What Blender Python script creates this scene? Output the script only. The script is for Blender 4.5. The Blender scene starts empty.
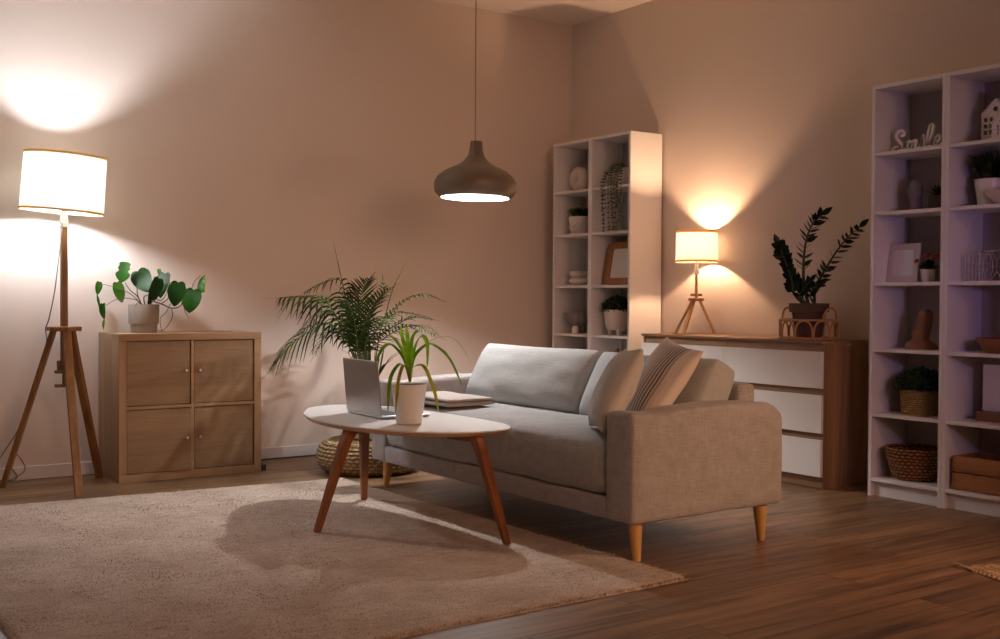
import bpy, math, random
from math import sin, cos, pi, radians, sqrt
from mathutils import Vector, Matrix, noise
random.seed(7)
scn = bpy.context.scene
COL = scn.collection

# ------------------------------------------------------------------ camera
F_PX, YAW, PITCH, ROLL = 1107.27, 0.6101, -0.0195, 0.0054
CAM = Vector((-4.9322, -6.1824, 0.9682))
fw = Vector((sin(YAW)*cos(PITCH), cos(YAW)*cos(PITCH), sin(PITCH)))
rt = Vector((cos(YAW), -sin(YAW), 0)); up = rt.cross(fw)
rt2 = rt*cos(ROLL)+up*sin(ROLL); up2 = up*cos(ROLL)-rt*sin(ROLL)
cd = bpy.data.cameras.new('camera'); cam = bpy.data.objects.new('camera', cd); COL.objects.link(cam)
cd.sensor_width = 36; cd.lens = F_PX*36/1000; cd.clip_start = .05
M = Matrix((rt2, up2, -fw)).transposed().to_4x4(); M.translation = CAM
cam.matrix_world = M
scn.camera = cam

def at(u, v, d):
    """world point at camera depth d seen at pixel (u, v)"""
    return CAM + (fw + rt2*((u-500)/F_PX) - up2*((v-319.5)/F_PX))*d
def depth(p): return (Vector(p)-CAM).dot(fw)

# ------------------------------------------------------------------ helpers
class MB:
    def __init__(s): s.v = []; s.f = []; s.m = []
    def add(s, vs, fs, mi=0, T=None):
        o = len(s.v)
        for p in vs:
            p = Vector(p)
            s.v.append(T @ p if T is not None else p)
        for f in fs: s.f.append([i+o for i in f]); s.m.append(mi)
    def box(s, a, b, mi=0, T=None):
        x0, y0, z0 = [min(p, q) for p, q in zip(a, b)]; x1, y1, z1 = [max(p, q) for p, q in zip(a, b)]
        s.add([(x0,y0,z0),(x1,y0,z0),(x1,y1,z0),(x0,y1,z0),(x0,y0,z1),(x1,y0,z1),(x1,y1,z1),(x0,y1,z1)],
              [(0,3,2,1),(4,5,6,7),(0,1,5,4),(1,2,6,5),(2,3,7,6),(3,0,4,7)], mi, T)
    def prism(s, pts, z0, z1, mi=0, T=None):
        n = len(pts)
        s.add([(x,y,z0) for x,y in pts]+[(x,y,z1) for x,y in pts],
              [tuple(range(n-1,-1,-1)), tuple(range(n,2*n))]+[(i,(i+1)%n,n+(i+1)%n,n+i) for i in range(n)], mi, T)
    def lathe(s, prof, n=32, mi=0, T=None, cap0=True, cap1=True, fl=0, fa=0):
        """prof: list of (r, z) from bottom to top; fl flutes of depth fa"""
        vs = []; fs = []
        for r, z in prof:
            for i in range(n):
                a = 2*pi*i/n; k = r*(1+fa*cos(fl*a)) if fl else r
                vs.append((k*cos(a), k*sin(a), z))
        for j in range(len(prof)-1):
            for i in range(n):
                fs.append((j*n+i, j*n+(i+1)%n, (j+1)*n+(i+1)%n, (j+1)*n+i))
        if cap0: fs.append(tuple(range(n-1,-1,-1)))
        if cap1: fs.append(tuple(range((len(prof)-1)*n, len(prof)*n)))
        s.add(vs, fs, mi, T)
    def tube(s, pts, r, n=8, mi=0, T=None, closed=False, cap=True, flat=1.0):
        pts = [Vector(p) for p in pts]; N = len(pts)
        rs = list(r) if isinstance(r, (list, tuple)) else [r]*N
        vs = []; fs = []; ref = None
        for i, p in enumerate(pts):
            a = pts[(i-1) % N] if (closed or i > 0) else p
            b = pts[(i+1) % N] if (closed or i < N-1) else p
            t = (b-a)
            t = t.normalized() if t.length > 1e-9 else Vector((0,0,1))
            if ref is None:
                ref = Vector((0,0,1)) if abs(t.z) < .9 else Vector((1,0,0))
            u = (ref - t*ref.dot(t))
            u = u.normalized() if u.length > 1e-6 else t.orthogonal().normalized()
            w = t.cross(u); ref = u
            for k in range(n):
                an = 2*pi*k/n
                vs.append(p + (u*cos(an) + w*sin(an)*flat)*rs[i])
        for j in range(N if closed else N-1):
            for k in range(n):
                fs.append((j*n+k, j*n+(k+1)%n, ((j+1)%N)*n+(k+1)%n, ((j+1)%N)*n+k))
        if cap and not closed:
            fs.append(tuple(range(n-1,-1,-1))); fs.append(tuple(range((N-1)*n, N*n)))
        s.add(vs, fs, mi, T)
    def ribbon(s, pts, nrm, ws, fold=0., mi=0, T=None):
        """a leaf blade: spine pts, normal direction(s), half widths, fold of the halves"""
        pts = [Vector(p) for p in pts]; N = len(pts); vs = []
        for i, p in enumerate(pts):
            t = (pts[min(i+1,N-1)]-pts[max(i-1,0)]).normalized()
            n0 = Vector(nrm[i] if isinstance(nrm, list) else nrm)
            sd = t.cross(n0)
            sd = sd.normalized() if sd.length > 1e-6 else t.orthogonal().normalized()
            nn = sd.cross(t).normalized()
            w = ws[i]
            vs += [p-sd*w+nn*fold*w, p, p+sd*w+nn*fold*w]
        fs = []
        for i in range(N-1):
            a = i*3; b = a+3
            fs += [(a,a+1,b+1,b),(a+1,a+2,b+2,b+1)]
        s.add(vs, fs, mi, T)
    def grid(s, fn, nu, nv, mi=0, T=None):
        vs = [fn(i/nu, j/nv) for j in range(nv+1) for i in range(nu+1)]
        fs = [(j*(nu+1)+i, j*(nu+1)+i+1, (j+1)*(nu+1)+i+1, (j+1)*(nu+1)+i) for j in range(nv) for i in range(nu)]
        s.add(vs, fs, mi, T)
    def ball(s, c, r, nu=20, nv=12, mi=0, sc=(1,1,1), fn=None, T=None):
        c = Vector(c); vs = []; fs = []
        for j in range(nv+1):
            th = -pi/2+pi*j/nv
            for i in range(nu):
                a = 2*pi*i/nu
                d = Vector((cos(th)*cos(a), cos(th)*sin(a), sin(th)))
                k = fn(d) if fn else 1
                vs.append(c+Vector((d.x*sc[0], d.y*sc[1], d.z*sc[2]))*r*k)
        for j in range(nv):
            for i in range(nu):
                fs.append((j*nu+i, j*nu+(i+1)%nu, (j+1)*nu+(i+1)%nu, (j+1)*nu+i))
        s.add(vs, fs, mi, T)
    def build(s, name, mat, parent=None, smooth=None, bevel=0, seg=2, subsurf=0, loc=None, merge=False):
        me = bpy.data.meshes.new(name)
        me.from_pydata([tuple(p) for p in s.v], [], s.f)
        for m in (mat if isinstance(mat, (list, tuple)) else [mat]): me.materials.append(m)
        me.polygons.foreach_set('material_index', s.m)
        if smooth is not None:
            me.shade_smooth()
            if smooth < 180: me.set_sharp_from_angle(angle=radians(smooth))
        me.validate(); me.update()
        o = bpy.data.objects.new(name, me); COL.objects.link(o)
        if parent is not None: o.parent = parent
        if loc is not None: o.location = loc
        if bevel:
            b = o.modifiers.new('bevel', 'BEVEL'); b.width = bevel; b.segments = seg; b.limit_method = 'ANGLE'; b.angle_limit = radians(35)
        if subsurf:
            b = o.modifiers.new('subsurf', 'SUBSURF'); b.levels = subsurf; b.render_levels = subsurf
        return o

def tag(o, label, cat=None, group=None, kind=None):
    if label: o['label'] = label
    if cat: o['category'] = cat
    if group: o['group'] = group
    if kind: o['kind'] = kind
    return o
def thing(name, label, cat, loc=(0,0,0), rotz=0, group=None):
    o = bpy.data.objects.new(name, None); COL.objects.link(o); o.empty_display_size = .1
    o.location = loc; o.rotation_euler = (0,0,rotz)
    return tag(o, label, cat, group)
def struct(name, mb, m, **k):
    o = mb.build(name, m, **k); o['kind'] = 'structure'; return o
def box1(a, b):
    m = MB(); m.box(a, b); return m
def spline(pts, n=8, closed=False):
    pts = [Vector(p) for p in pts]; N = len(pts); out = []
    for i in range(N if closed else N-1):
        g = lambda k: pts[k % N] if closed else pts[max(0, min(N-1, k))]
        p0, p1, p2, p3 = g(i-1), g(i), g(i+1), g(i+2)
        for j in range(n):
            t = j/n
            out.append(.5*((2*p1)+(p2-p0)*t+(2*p0-5*p1+4*p2-p3)*t*t+(3*p1-p0-3*p2+p3)*t*t*t))
    if not closed: out.append(pts[-1])
    return out
def rot(ax, d): return Matrix.Rotation(radians(d), 4, ax)
def tr(*p): return Matrix.Translation(Vector(p))

# ------------------------------------------------------------------ materials
def newmat(name):
    m = bpy.data.materials.new(name); m.use_nodes = True
    nt = m.node_tree; b = nt.nodes['Principled BSDF']
    return m, nt, b
def N(nt, t, **k):
    n = nt.nodes.new(t)
    for a, v in k.items():
        if a.startswith('i_'): n.inputs[a[2:].replace('_', ' ')].default_value = v
        else: setattr(n, a, v)
    return n
def c4(c): return (c[0], c[1], c[2], 1)
def srgb(r, g, b):
    f = lambda x: (x/255/12.92) if x/255 <= .04045 else ((x/255+.055)/1.055)**2.4
    return (f(r), f(g), f(b))
def plain(name, col, rough=.5, var=0., vscale=8., bump=0., bscale=60., metal=0., spec=.5, trans=0., coat=0., stretch=(1,1,1)):
    m, nt, b = newmat(name)
    b.inputs['Base Color'].default_value = c4(col); b.inputs['Roughness'].default_value = rough
    b.inputs['Metallic'].default_value = metal; b.inputs['Specular IOR Level'].default_value = spec
    if coat: b.inputs['Coat Weight'].default_value = coat
    if var or bump:
        tc = N(nt, 'ShaderNodeTexCoord'); mp = N(nt, 'ShaderNodeMapping'); mp.inputs['Scale'].default_value = stretch
        nt.links.new(tc.outputs['Object'], mp.inputs[0])
    if var:
        nz = N(nt, 'ShaderNodeTexNoise', i_Scale=vscale, i_Detail=4.)
        nt.links.new(mp.outputs[0], nz.inputs['Vector'])
        mx = N(nt, 'ShaderNodeMix', data_type='RGBA')
        mx.inputs[6].default_value = c4([c*(1-var) for c in col]); mx.inputs[7].default_value = c4([min(1, c*(1+var)) for c in col])
        nt.links.new(nz.outputs[0], mx.inputs[0]); nt.links.new(mx.outputs[2], b.inputs['Base Color'])
    if bump:
        nb = N(nt, 'ShaderNodeTexNoise', i_Scale=bscale, i_Detail=3.)
        nt.links.new(mp.outputs[0], nb.inputs['Vector'])
        bp = N(nt, 'ShaderNodeBump', i_Strength=bump, i_Distance=.01)
        nt.links.new(nb.outputs[0], bp.inputs['Height']); nt.links.new(bp.outputs[0], b.inputs['Normal'])
    return m
def wood(name, c1, c2, axis='z', rough=.45, sc=14., ratio=.06):
    m, nt, b = newmat(name)
    tc = N(nt, 'ShaderNodeTexCoord'); mp = N(nt, 'ShaderNodeMapping')
    s = [sc, sc, sc]; s['xyz'.index(axis)] = sc*ratio
    mp.inputs['Scale'].default_value = s
    nt.links.new(tc.outputs['Object'], mp.inputs[0])
    n1 = N(nt, 'ShaderNodeTexNoise', i_Scale=1., i_Detail=6., i_Roughness=.6, i_Distortion=.4)
    nt.links.new(mp.outputs[0], n1.inputs['Vector'])
    n2 = N(nt, 'ShaderNodeTexNoise', i_Scale=7., i_Detail=2.)
    nt.links.new(mp.outputs[0], n2.inputs['Vector'])
    ad = N(nt, 'ShaderNodeMath', operation='MULTIPLY_ADD'); ad.inputs[1].default_value = .3
    nt.links.new(n2.outputs[0], ad.inputs[0]); nt.links.new(n1.outputs[0], ad.inputs[2])
    cr = N(nt, 'ShaderNodeValToRGB'); cr.color_ramp.elements[0].position = .48; cr.color_ramp.elements[1].position = .82
    cr.color_ramp.elements[0].color = c4(c1); cr.color_ramp.elements[1].color = c4(c2)
    nt.links.new(ad.outputs[0], cr.inputs[0]); nt.links.new(cr.outputs[0], b.inputs['Base Color'])
    b.inputs['Roughness'].default_value = rough
    bp = N(nt, 'ShaderNodeBump', i_Strength=.08, i_Distance=.004)
    nt.links.new(ad.outputs[0], bp.inputs['Height']); nt.links.new(bp.outputs[0], b.inputs['Normal'])
    return m
def fabric(name, col, var=.12, weave=420., rough=.95, bump=.35, slub=True):
    m, nt, b = newmat(name)
    tc = N(nt, 'ShaderNodeTexCoord')
    outs = []
    for s in ((weave, weave*.12, weave*.12), (weave*.12, weave, weave*.12), (weave*.12, weave*.12, weave)):
        mp = N(nt, 'ShaderNodeMapping'); mp.inputs['Scale'].default_value = s
        nt.links.new(tc.outputs['Object'], mp.inputs[0])
        nz = N(nt, 'ShaderNodeTexNoise', i_Scale=.5, i_Detail=2.)
        nt.links.new(mp.outputs[0], nz.inputs['Vector']); outs.append(nz.outputs[0])
    a = N(nt, 'ShaderNodeMath', operation='ADD'); nt.links.new(outs[0], a.inputs[0]); nt.links.new(outs[1], a.inputs[1])
    a2 = N(nt, 'ShaderNodeMath', operation='ADD'); nt.links.new(a.outputs[0], a2.inputs[0]); nt.links.new(outs[2], a2.inputs[1])
    mr = N(nt, 'ShaderNodeMapRange'); mr.inputs[1].default_value = 1.1; mr.inputs[2].default_value = 1.9
    nt.links.new(a2.outputs[0], mr.inputs[0])
    mx = N(nt, 'ShaderNodeMix', data_type='RGBA')
    mx.inputs[6].default_value = c4([c*(1-var) for c in col]); mx.inputs[7].default_value = c4([min(1, c*(1+var)) for c in col])
    nt.links.new(mr.outputs[0], mx.inputs[0]); nt.links.new(mx.outputs[2], b.inputs['Base Color'])
    b.inputs['Roughness'].default_value = rough; b.inputs['Specular IOR Level'].default_value = .15
    b.inputs['Sheen Weight'].default_value = .15
    bp = N(nt, 'ShaderNodeBump', i_Strength=bump, i_Distance=.003)
    nt.links.new(mr.outputs[0], bp.inputs['Height']); nt.links.new(bp.outputs[0], b.inputs['Normal'])
    return m
def leafmat(name, c1, c2, rough=.35, sc=10., trans=.0):
    m, nt, b = newmat(name)
    tc = N(nt, 'ShaderNodeTexCoord'); nz = N(nt, 'ShaderNodeTexNoise', i_Scale=sc, i_Detail=2.)
    nt.links.new(tc.outputs['Object'], nz.inputs['Vector'])
    cr = N(nt, 'ShaderNodeValToRGB'); cr.color_ramp.elements[0].position = .35; cr.color_ramp.elements[1].position = .7
    cr.color_ramp.elements[0].color = c4(c1); cr.color_ramp.elements[1].color = c4(c2)
    nt.links.new(nz.outputs[0], cr.inputs[0]); nt.links.new(cr.outputs[0], b.inputs['Base Color'])
    b.inputs['Roughness'].default_value = rough; b.inputs['Specular IOR Level'].default_value = .12
    if trans:
        tl = N(nt, 'ShaderNodeBsdfTranslucent'); nt.links.new(cr.outputs[0], tl.inputs[0])
        mx = N(nt, 'ShaderNodeMixShader'); mx.inputs[0].default_value = trans
        nt.links.new(b.outputs[0], mx.inputs[1]); nt.links.new(tl.outputs[0], mx.inputs[2])
        nt.links.new(mx.outputs[0], nt.nodes['Material Output'].inputs[0])
    return m
def emit(name, col, strength):
    m, nt, b = newmat(name)
    b.inputs['Base Color'].default_value = (.8,.8,.8,1)
    b.inputs['Emission Color'].default_value = c4(col); b.inputs['Emission Strength'].default_value = strength
    return m
def shademat(name, col, k=.55):
    m, nt, b = newmat(name)
    tc = N(nt, 'ShaderNodeTexCoord'); nz = N(nt, 'ShaderNodeTexNoise', i_Scale=160., i_Detail=2.)
    nt.links.new(tc.outputs['Object'], nz.inputs['Vector'])
    mx0 = N(nt, 'ShaderNodeMix', data_type='RGBA')
    mx0.inputs[6].default_value = c4([c*.94 for c in col]); mx0.inputs[7].default_value = c4(col)
    nt.links.new(nz.outputs[0], mx0.inputs[0])
    df = N(nt, 'ShaderNodeBsdfDiffuse'); tl = N(nt, 'ShaderNodeBsdfTranslucent')
    nt.links.new(mx0.outputs[2], df.inputs[0]); nt.links.new(mx0.outputs[2], tl.inputs[0])
    mx = N(nt, 'ShaderNodeMixShader'); mx.inputs[0].default_value = k
    nt.links.new(df.outputs[0], mx.inputs[1]); nt.links.new(tl.outputs[0], mx.inputs[2])
    nt.links.new(mx.outputs[0], nt.nodes['Material Output'].inputs[0])
    return m
def woven(name, c1, c2, n=40, dz=.016, bump=.8, flat=False):
    m, nt, b = newmat(name)
    tc = N(nt, 'ShaderNodeTexCoord'); sp = N(nt, 'ShaderNodeSeparateXYZ'); nt.links.new(tc.outputs['Object'], sp.inputs[0])
    def mt(op, a, b_=None):
        q = N(nt, 'ShaderNodeMath', operation=op)
        for k, x in enumerate((a, b_)):
            if x is None: continue
            if isinstance(x, (int, float)): q.inputs[k].default_value = x
            else: nt.links.new(x, q.inputs[k])
        return q.outputs[0]
    nz = N(nt, 'ShaderNodeTexNoise', i_Scale=28., i_Detail=2.); nt.links.new(tc.outputs['Object'], nz.inputs['Vector'])
    wob = mt('MULTIPLY', mt('SUBTRACT', nz.outputs[0], .5), .9)
    around = mt('MULTIPLY', sp.outputs[0], n*10.) if flat else mt('MULTIPLY', mt('ARCTAN2', sp.outputs[1], sp.outputs[0]), float(n))
    rowc = mt('ADD', mt('DIVIDE', sp.outputs[1] if flat else sp.outputs[2], dz), wob)
    row = mt('FLOOR', rowc)
    v = mt('ADD', mt('MULTIPLY', mt('SINE', mt('ADD', mt('ADD', around, mt('MULTIPLY', row, pi)), mt('MULTIPLY', wob, 3.))), .5), .5)
    w_ = mt('SINE', mt('MULTIPLY', mt('FRACT', rowc), pi))
    h = mt('MULTIPLY', mt('ADD', mt('MULTIPLY', v, .7), .3), w_)
    cr = N(nt, 'ShaderNodeValToRGB'); cr.color_ramp.elements[0].color = c4(c2); cr.color_ramp.elements[1].color = c4(c1)
    cr.color_ramp.elements[0].position = .05; cr.color_ramp.elements[1].position = .7
    nt.links.new(h, cr.inputs[0])
    n2 = N(nt, 'ShaderNodeTexNoise', i_Scale=60., i_Detail=2.); nt.links.new(tc.outputs['Object'], n2.inputs['Vector'])
    mr = N(nt, 'ShaderNodeMapRange'); mr.inputs[3].default_value = .65; mr.inputs[4].default_value = 1.3; nt.links.new(n2.outputs[0], mr.inputs[0])
    mu = N(nt, 'ShaderNodeMix', data_type='RGBA', blend_type='MULTIPLY'); mu.inputs[0].default_value = 1
    nt.links.new(cr.outputs[0], mu.inputs[6]); nt.links.new(mr.outputs[0], mu.inputs[7]); nt.links.new(mu.outputs[2], b.inputs['Base Color'])
    b.inputs['Roughness'].default_value = .8; b.inputs['Specular IOR Level'].default_value = .2
    bp = N(nt, 'ShaderNodeBump', i_Strength=bump, i_Distance=.008)
    nt.links.new(h, bp.inputs['Height']); nt.links.new(bp.outputs[0], b.inputs['Normal'])
    return m

BAND = shademat('linen_trim', srgb(206,176,130), .5)
WALL = plain('wall_paint', (.66,.565,.51), .9, var=.02, vscale=2., bump=.06, bscale=180., spec=.2)
CEIL = plain('ceiling_paint', (.84,.77,.70), .95, var=.01, vscale=2., spec=.2)
SKIRT = plain('white_skirting', (.66,.62,.62), .5)
WHITE = plain('white_laminate', (.76,.74,.74), .42, var=.015, vscale=3.)
BACKP = plain('back_panel', (.42,.39,.38), .6, var=.02, vscale=3.)
OAKV = wood('pale_oak_upright', srgb(146,117,86), srgb(172,141,107), 'z', .5, 16)
OAKH = wood('pale_oak_across', srgb(146,117,86), srgb(172,141,107), 'x', .5, 16)
OAKD = wood('pale_oak_door', srgb(124,99,73), srgb(152,124,94), 'x', .5, 15)
SBV = wood('sideboard_oak_upright', srgb(118,84,58), srgb(160,122,88), 'z', .5, 16)
SBY = wood('sideboard_oak_along', srgb(118,88,64), srgb(158,124,92), 'y', .5, 16)
SBW = plain('white_drawer_front', (.74,.71,.68), .4, var=.01)
LAMPW = wood('lamp_beech', srgb(112,76,42), srgb(154,112,66), 'z', .45, 18)
LAMPT = wood('lit_beech', srgb(176,126,74), srgb(208,160,106), 'z', .45, 30)  # table lamp wood, lightened so its colour carries the light on it
TLEG = wood('table_leg_wood', srgb(110,62,28), srgb(156,96,50), 'z', .4, 20)
BEECH = wood('sofa_leg_beech', srgb(190,142,82), srgb(222,176,112), 'z', .4, 20)
TTOP = plain('white_table_top', (.74,.71,.69), .35, var=.01)
SOFA = fabric('sofa_linen', srgb(165,159,158), .15, 300.)
SEATM = fabric('seat_linen', srgb(162,160,160), .15, 300.)
CUSH = fabric('cushion_linen', srgb(174,174,174), .06, 260., bump=.14)
PILG = fabric('pillow_cotton', srgb(196,190,184), .06, 500., bump=.15)
BLANK = fabric('throw_wool', srgb(178,168,162), .10, 260., bump=.5)
METAL = plain('brushed_aluminium', (.43,.42,.41), .38, metal=.85, var=.03, vscale=30.)
DARK = plain('dark_plastic', (.02,.02,.02), .5)
SOIL = plain('potting_soil', (.035,.022,.014), .95, var=.4, vscale=60., bump=.8, bscale=90.)
CHROME = plain('steel_knob', (.7,.7,.7), .25, metal=1.)
CONC = plain('grey_concrete', srgb(150,138,128), .85, var=.12, vscale=30., bump=.2, bscale=80.)
CERW = plain('white_ceramic', (.78,.74,.70), .3, var=.01)
CERB = plain('cream_ceramic', (.70,.62,.56), .45, var=.02)
TERRA = plain('dark_terracotta', srgb(84,58,50), .8, var=.1, vscale=20.)
RATT = plain('rattan_cane', srgb(170,124,80), .55, var=.15, vscale=40.)
PEND = plain('pendant_lacquer', srgb(112,98,82), .42, var=.02)
CORD = plain('grey_cord', srgb(120,110,104), .6)
SOCK = plain('white_socket', (.85,.84,.82), .4)

# ------------------------------------------------------------------ the room
H = 2.9
X0, Y0 = -8.6, -10.5
DIM = plain('darkened_wall_paint', (.26,.21,.18), .9)  # unseen walls: colour darkened to cut the light they bounce back
fl_m, nt, b = newmat('laminate_floor')
tc = N(nt, 'ShaderNodeTexCoord')
br = N(nt, 'ShaderNodeTexBrick', offset=.37, offset_frequency=2)
br.inputs['Scale'].default_value = 1; br.inputs['Mortar Size'].default_value = .0022; br.inputs['Mortar Smooth'].default_value = .4
br.inputs['Brick Width'].default_value = 1.29; br.inputs['Row Height'].default_value = .192; br.inputs['Bias'].default_value = 0
br.inputs['Color1'].default_value = (0,0,0,1); br.inputs['Color2'].default_value = (1,1,1,1); br.inputs['Mortar'].default_value = (.5,.5,.5,1)
nt.links.new(tc.outputs['Object'], br.inputs['Vector'])
mp = N(nt, 'ShaderNodeMapping'); mp.inputs['Scale'].default_value = (.9, 11, 1)
vm = N(nt, 'ShaderNodeVectorMath', operation='SCALE'); vm.inputs[3].default_value = 7.
nt.links.new(br.outputs['Color'], vm.inputs[0])
va = N(nt, 'ShaderNodeVectorMath', operation='ADD'); nt.links.new(tc.outputs['Object'], va.inputs[0]); nt.links.new(vm.outputs[0], va.inputs[1])
nt.links.new(va.outputs[0], mp.inputs[0])
n1 = N(nt, 'ShaderNodeTexNoise', i_Scale=1.6, i_Detail=7., i_Roughness=.62, i_Distortion=.7)
nt.links.new(mp.outputs[0], n1.inputs['Vector'])
cr = N(nt, 'ShaderNodeValToRGB'); e = cr.color_ramp.elements
e[0].position = .3; e[0].color = c4(srgb(74,55,40)); e[1].position = .72; e[1].color = c4(srgb(158,122,88))
nt.links.new(n1.outputs[0], cr.inputs[0])
mul = N(nt, 'ShaderNodeMix', data_type='RGBA', blend_type='MULTIPLY'); mul.inputs[0].default_value = 1
mr = N(nt, 'ShaderNodeMapRange'); mr.inputs[3].default_value = .84; mr.inputs[4].default_value = 1.1
nt.links.new(br.outputs['Color'], mr.inputs[0]); nt.links.new(cr.outputs[0], mul.inputs[6]); nt.links.new(mr.outputs[0], mul.inputs[7])
mo = N(nt, 'ShaderNodeMix', data_type='RGBA'); mo.inputs[7].default_value = c4(srgb(40,28,20))
nt.links.new(br.outputs['Fac'], mo.inputs[0]); nt.links.new(mul.outputs[2], mo.inputs[6])
nt.links.new(mo.outputs[2], b.inputs['Base Color'])
b.inputs['Roughness'].default_value = .42; b.inputs['Specular IOR Level'].default_value = .45
bp = N(nt, 'ShaderNodeBump', i_Strength=.12, i_Distance=.004); nt.links.new(n1.outputs[0], bp.inputs['Height']); nt.links.new(bp.outputs[0], b.inputs['Normal'])

struct('floor', box1((X0,Y0,-.1), (0,0,0)), fl_m)
struct('ceiling', box1((X0,Y0,H), (0,0,H+.1)), CEIL)
struct('wall_left', box1((X0,0,-.1), (.1,.1,H+.1)), WALL)
struct('wall_right', box1((0,Y0,-.1), (.1,0,H+.1)), WALL)
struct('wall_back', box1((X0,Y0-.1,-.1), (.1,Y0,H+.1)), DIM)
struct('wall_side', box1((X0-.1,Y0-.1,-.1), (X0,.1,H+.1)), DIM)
struct('baseboard_left', box1((X0,-.0145,0), (0,0,.071)), SKIRT, bevel=.004)
struct('baseboard_right', box1((-.0145,Y0,0), (0,-.0145,.071)), SKIRT, bevel=.004)

# ------------------------------------------------------------------ cube storage cabinet
kx0, kx1, kyf, kh = -3.280, -2.506, -.405, .771
t = thing('storage_cabinet', 'pale oak cabinet of four square doors under the trailing plant', 'cabinet', (kx0, kyf, 0), -.004)
W, D = kx1-kx0, .384
m = MB()
m.box((0,0,0),(W,D,.042)); m.box((0,0,kh-.036),(W,D,kh))
m.box((0,D-.012,.042),(W,D,kh-.036))
m.box((W/2-.0085,.002,.042),(W/2+.0085,D-.012,kh-.036)); m.box((.040,.002,kh/2-.0085),(W/2-.0085,D-.012,kh/2+.0085)); m.box((W/2+.0085,.002,kh/2-.0085),(W-.040,D-.012,kh/2+.0085))
m.build('frame', OAKH, t, bevel=.0015)
for xx in (0, W-.040):
    box1((xx,.0005,.0425),(xx+.040,D-.012,kh-.0365)).build('side_panel', OAKV, t, bevel=.0015)
cw, ch0, ch1 = (W/2-.0085-.040), (.042, kh/2-.0085), (kh/2+.0085, kh-.036)
for (i, j) in ((0,1),(1,1),(0,0),(1,0)):
    z0, z1 = (ch0, ch1)[j]
    xa = .040 if i == 0 else W/2+.0085
    g = .0036
    ajar = 4.0 if (i, j) == (0, 0) else 0
    m = MB(); w_, h_ = cw-2*g, z1-z0-2*g
    m.box((0,0,0),(w_,.018,h_))
    d = m.build('door', OAKD, t, bevel=.001)
    d.location = (xa+g, .009, z0+g); d.rotation_euler = (0,0,-radians(ajar))
    k = MB(); kx = w_-.026 if i == 0 else .026
    k.lathe([(.004,0),(.004,.010),(.009,.014),(.0105,.020),(.008,.025)], 16, T=tr(kx, 0, h_*.53) @ rot('X', 90))
    k.build('knob', CHROME, d, smooth=40)
t2 = thing('cable_adapter', 'small black cable adapter on the floor by the oak cabinet', 'adapter', (-2.484, -.365, 0))
m = MB(); m.box((-.014,-.03,0),(.014,.03,.034)); m.build('adapter_body', DARK, t2, bevel=.004)
m = MB(); m.tube(spline([(0,.03,.016),(.03,.13,.008),(.02,.26,.006),(.06,.322,.006),(.16,.328,.006),(.35,.331,.006),(.62,.331,.006)], 8), .004, 6); m.build('cord', DARK, t2, smooth=60)

# ------------------------------------------------------------------ floor lamp
lx, ly = -3.533, -.338
t = thing('floor_lamp', 'tall wooden tripod floor lamp with a glowing white drum shade', 'floor lamp', (lx, ly, 0))
def drum_lamp(t, r0, r1, z0, z1, pole_r, ptop, bulbz, bulbr, mat_sh, mat_bulb, tilt=0):
    m = MB(); n = 56
    m.lathe([(r0,z0),(r1,z1)], n, cap0=False, cap1=False)
    m.lathe([(r1-.0016,z1),(r0-.0016,z0)], n, cap0=False, cap1=False)
    sh = m.build('lamp_shade', mat_sh, t, smooth=60)
    if tilt:   # the shade hangs a little askew
        zc = (z0+z1)/2; Rm = Matrix.Rotation(radians(tilt), 4, Vector((fw.x, fw.y, 0)).normalized()); sh.matrix_basis = tr(0,0,zc) @ Rm @ tr(0,0,-zc)
    for (r, za, zb) in ((r0,z0-.001,z0+.011),(r1,z1-.011,z1+.001)):
        m = MB(); m.lathe([(r-.002,za),(r+.0016,za),(r+.0016,zb),(r-.002,zb),(r-.002,za)], n, cap0=False, cap1=False)
        m.build('trim_band', BAND, sh, smooth=40)
    m = MB()
    for k in range(3):
        a = 2*pi*k/3+.4
        m.tube([(.018*cos(a),.018*sin(a),z0+.035),((r0-.003)*cos(a),(r0-.003)*sin(a),z0+.012)], .0016, 6)
    m.tube([(.02*cos(a),.02*sin(a),z0+.035) for a in [2*pi*i/16 for i in range(16)]], .002, 6, closed=True)
    m.build('shade_ring', SOCK, sh, smooth=60)
    m = MB(); m.lathe([(pole_r+.004,ptop),(pole_r+.006,ptop+.002),(pole_r+.006,ptop+.035),(pole_r+.003,ptop+.038),(pole_r+.003,bulbz-bulbr*1.2)], 20)
    m.build('socket', SOCK, t, smooth=40)
    c0 = -.42
    m = MB(); m.lathe([(bulbr*cos(a), bulbz+bulbr*sin(a)) for a in [c0+(1.5-c0)*q/11 for q in range(12)]]+[(.001, bulbz+bulbr)], 24, cap1=False)
    bl = m.build('bulb', mat_bulb, t, smooth=80)
    m = MB(); m.lathe([(.013,bulbz-bulbr*1.19),(.016,bulbz-bulbr*1.0),(bulbr*cos(c0)*1.01, bulbz+bulbr*sin(c0)-.0008)], 24)  # opaque cone added inside the shade, unseen, to block light going down
    m.build('bulb_light_block', SOCK, bl, smooth=60)
SHADE1 = shademat('white_shade_fabric', (.95,.93,.87), .55)
drum_lamp(t, .200, .196, 1.388, 1.678, .016, 1.312, 1.448, .052, SHADE1, emit('floor_bulb_glow', (.95,.99,1.04), 700), 4.2)
m = MB(); m.box((-.016,-.016,.592),(.016,.016,1.312)); m.build('pole', LAMPW, t, bevel=.003)
pl = MB(); R_ = .088
pl.prism([(R_*cos(a)*1.0, R_*sin(a)*1.0) for a in [2*pi*k/6+.5 for k in range(6)]], .789, .812)
pl.build('platform', LAMPW, t, bevel=.003)
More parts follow.
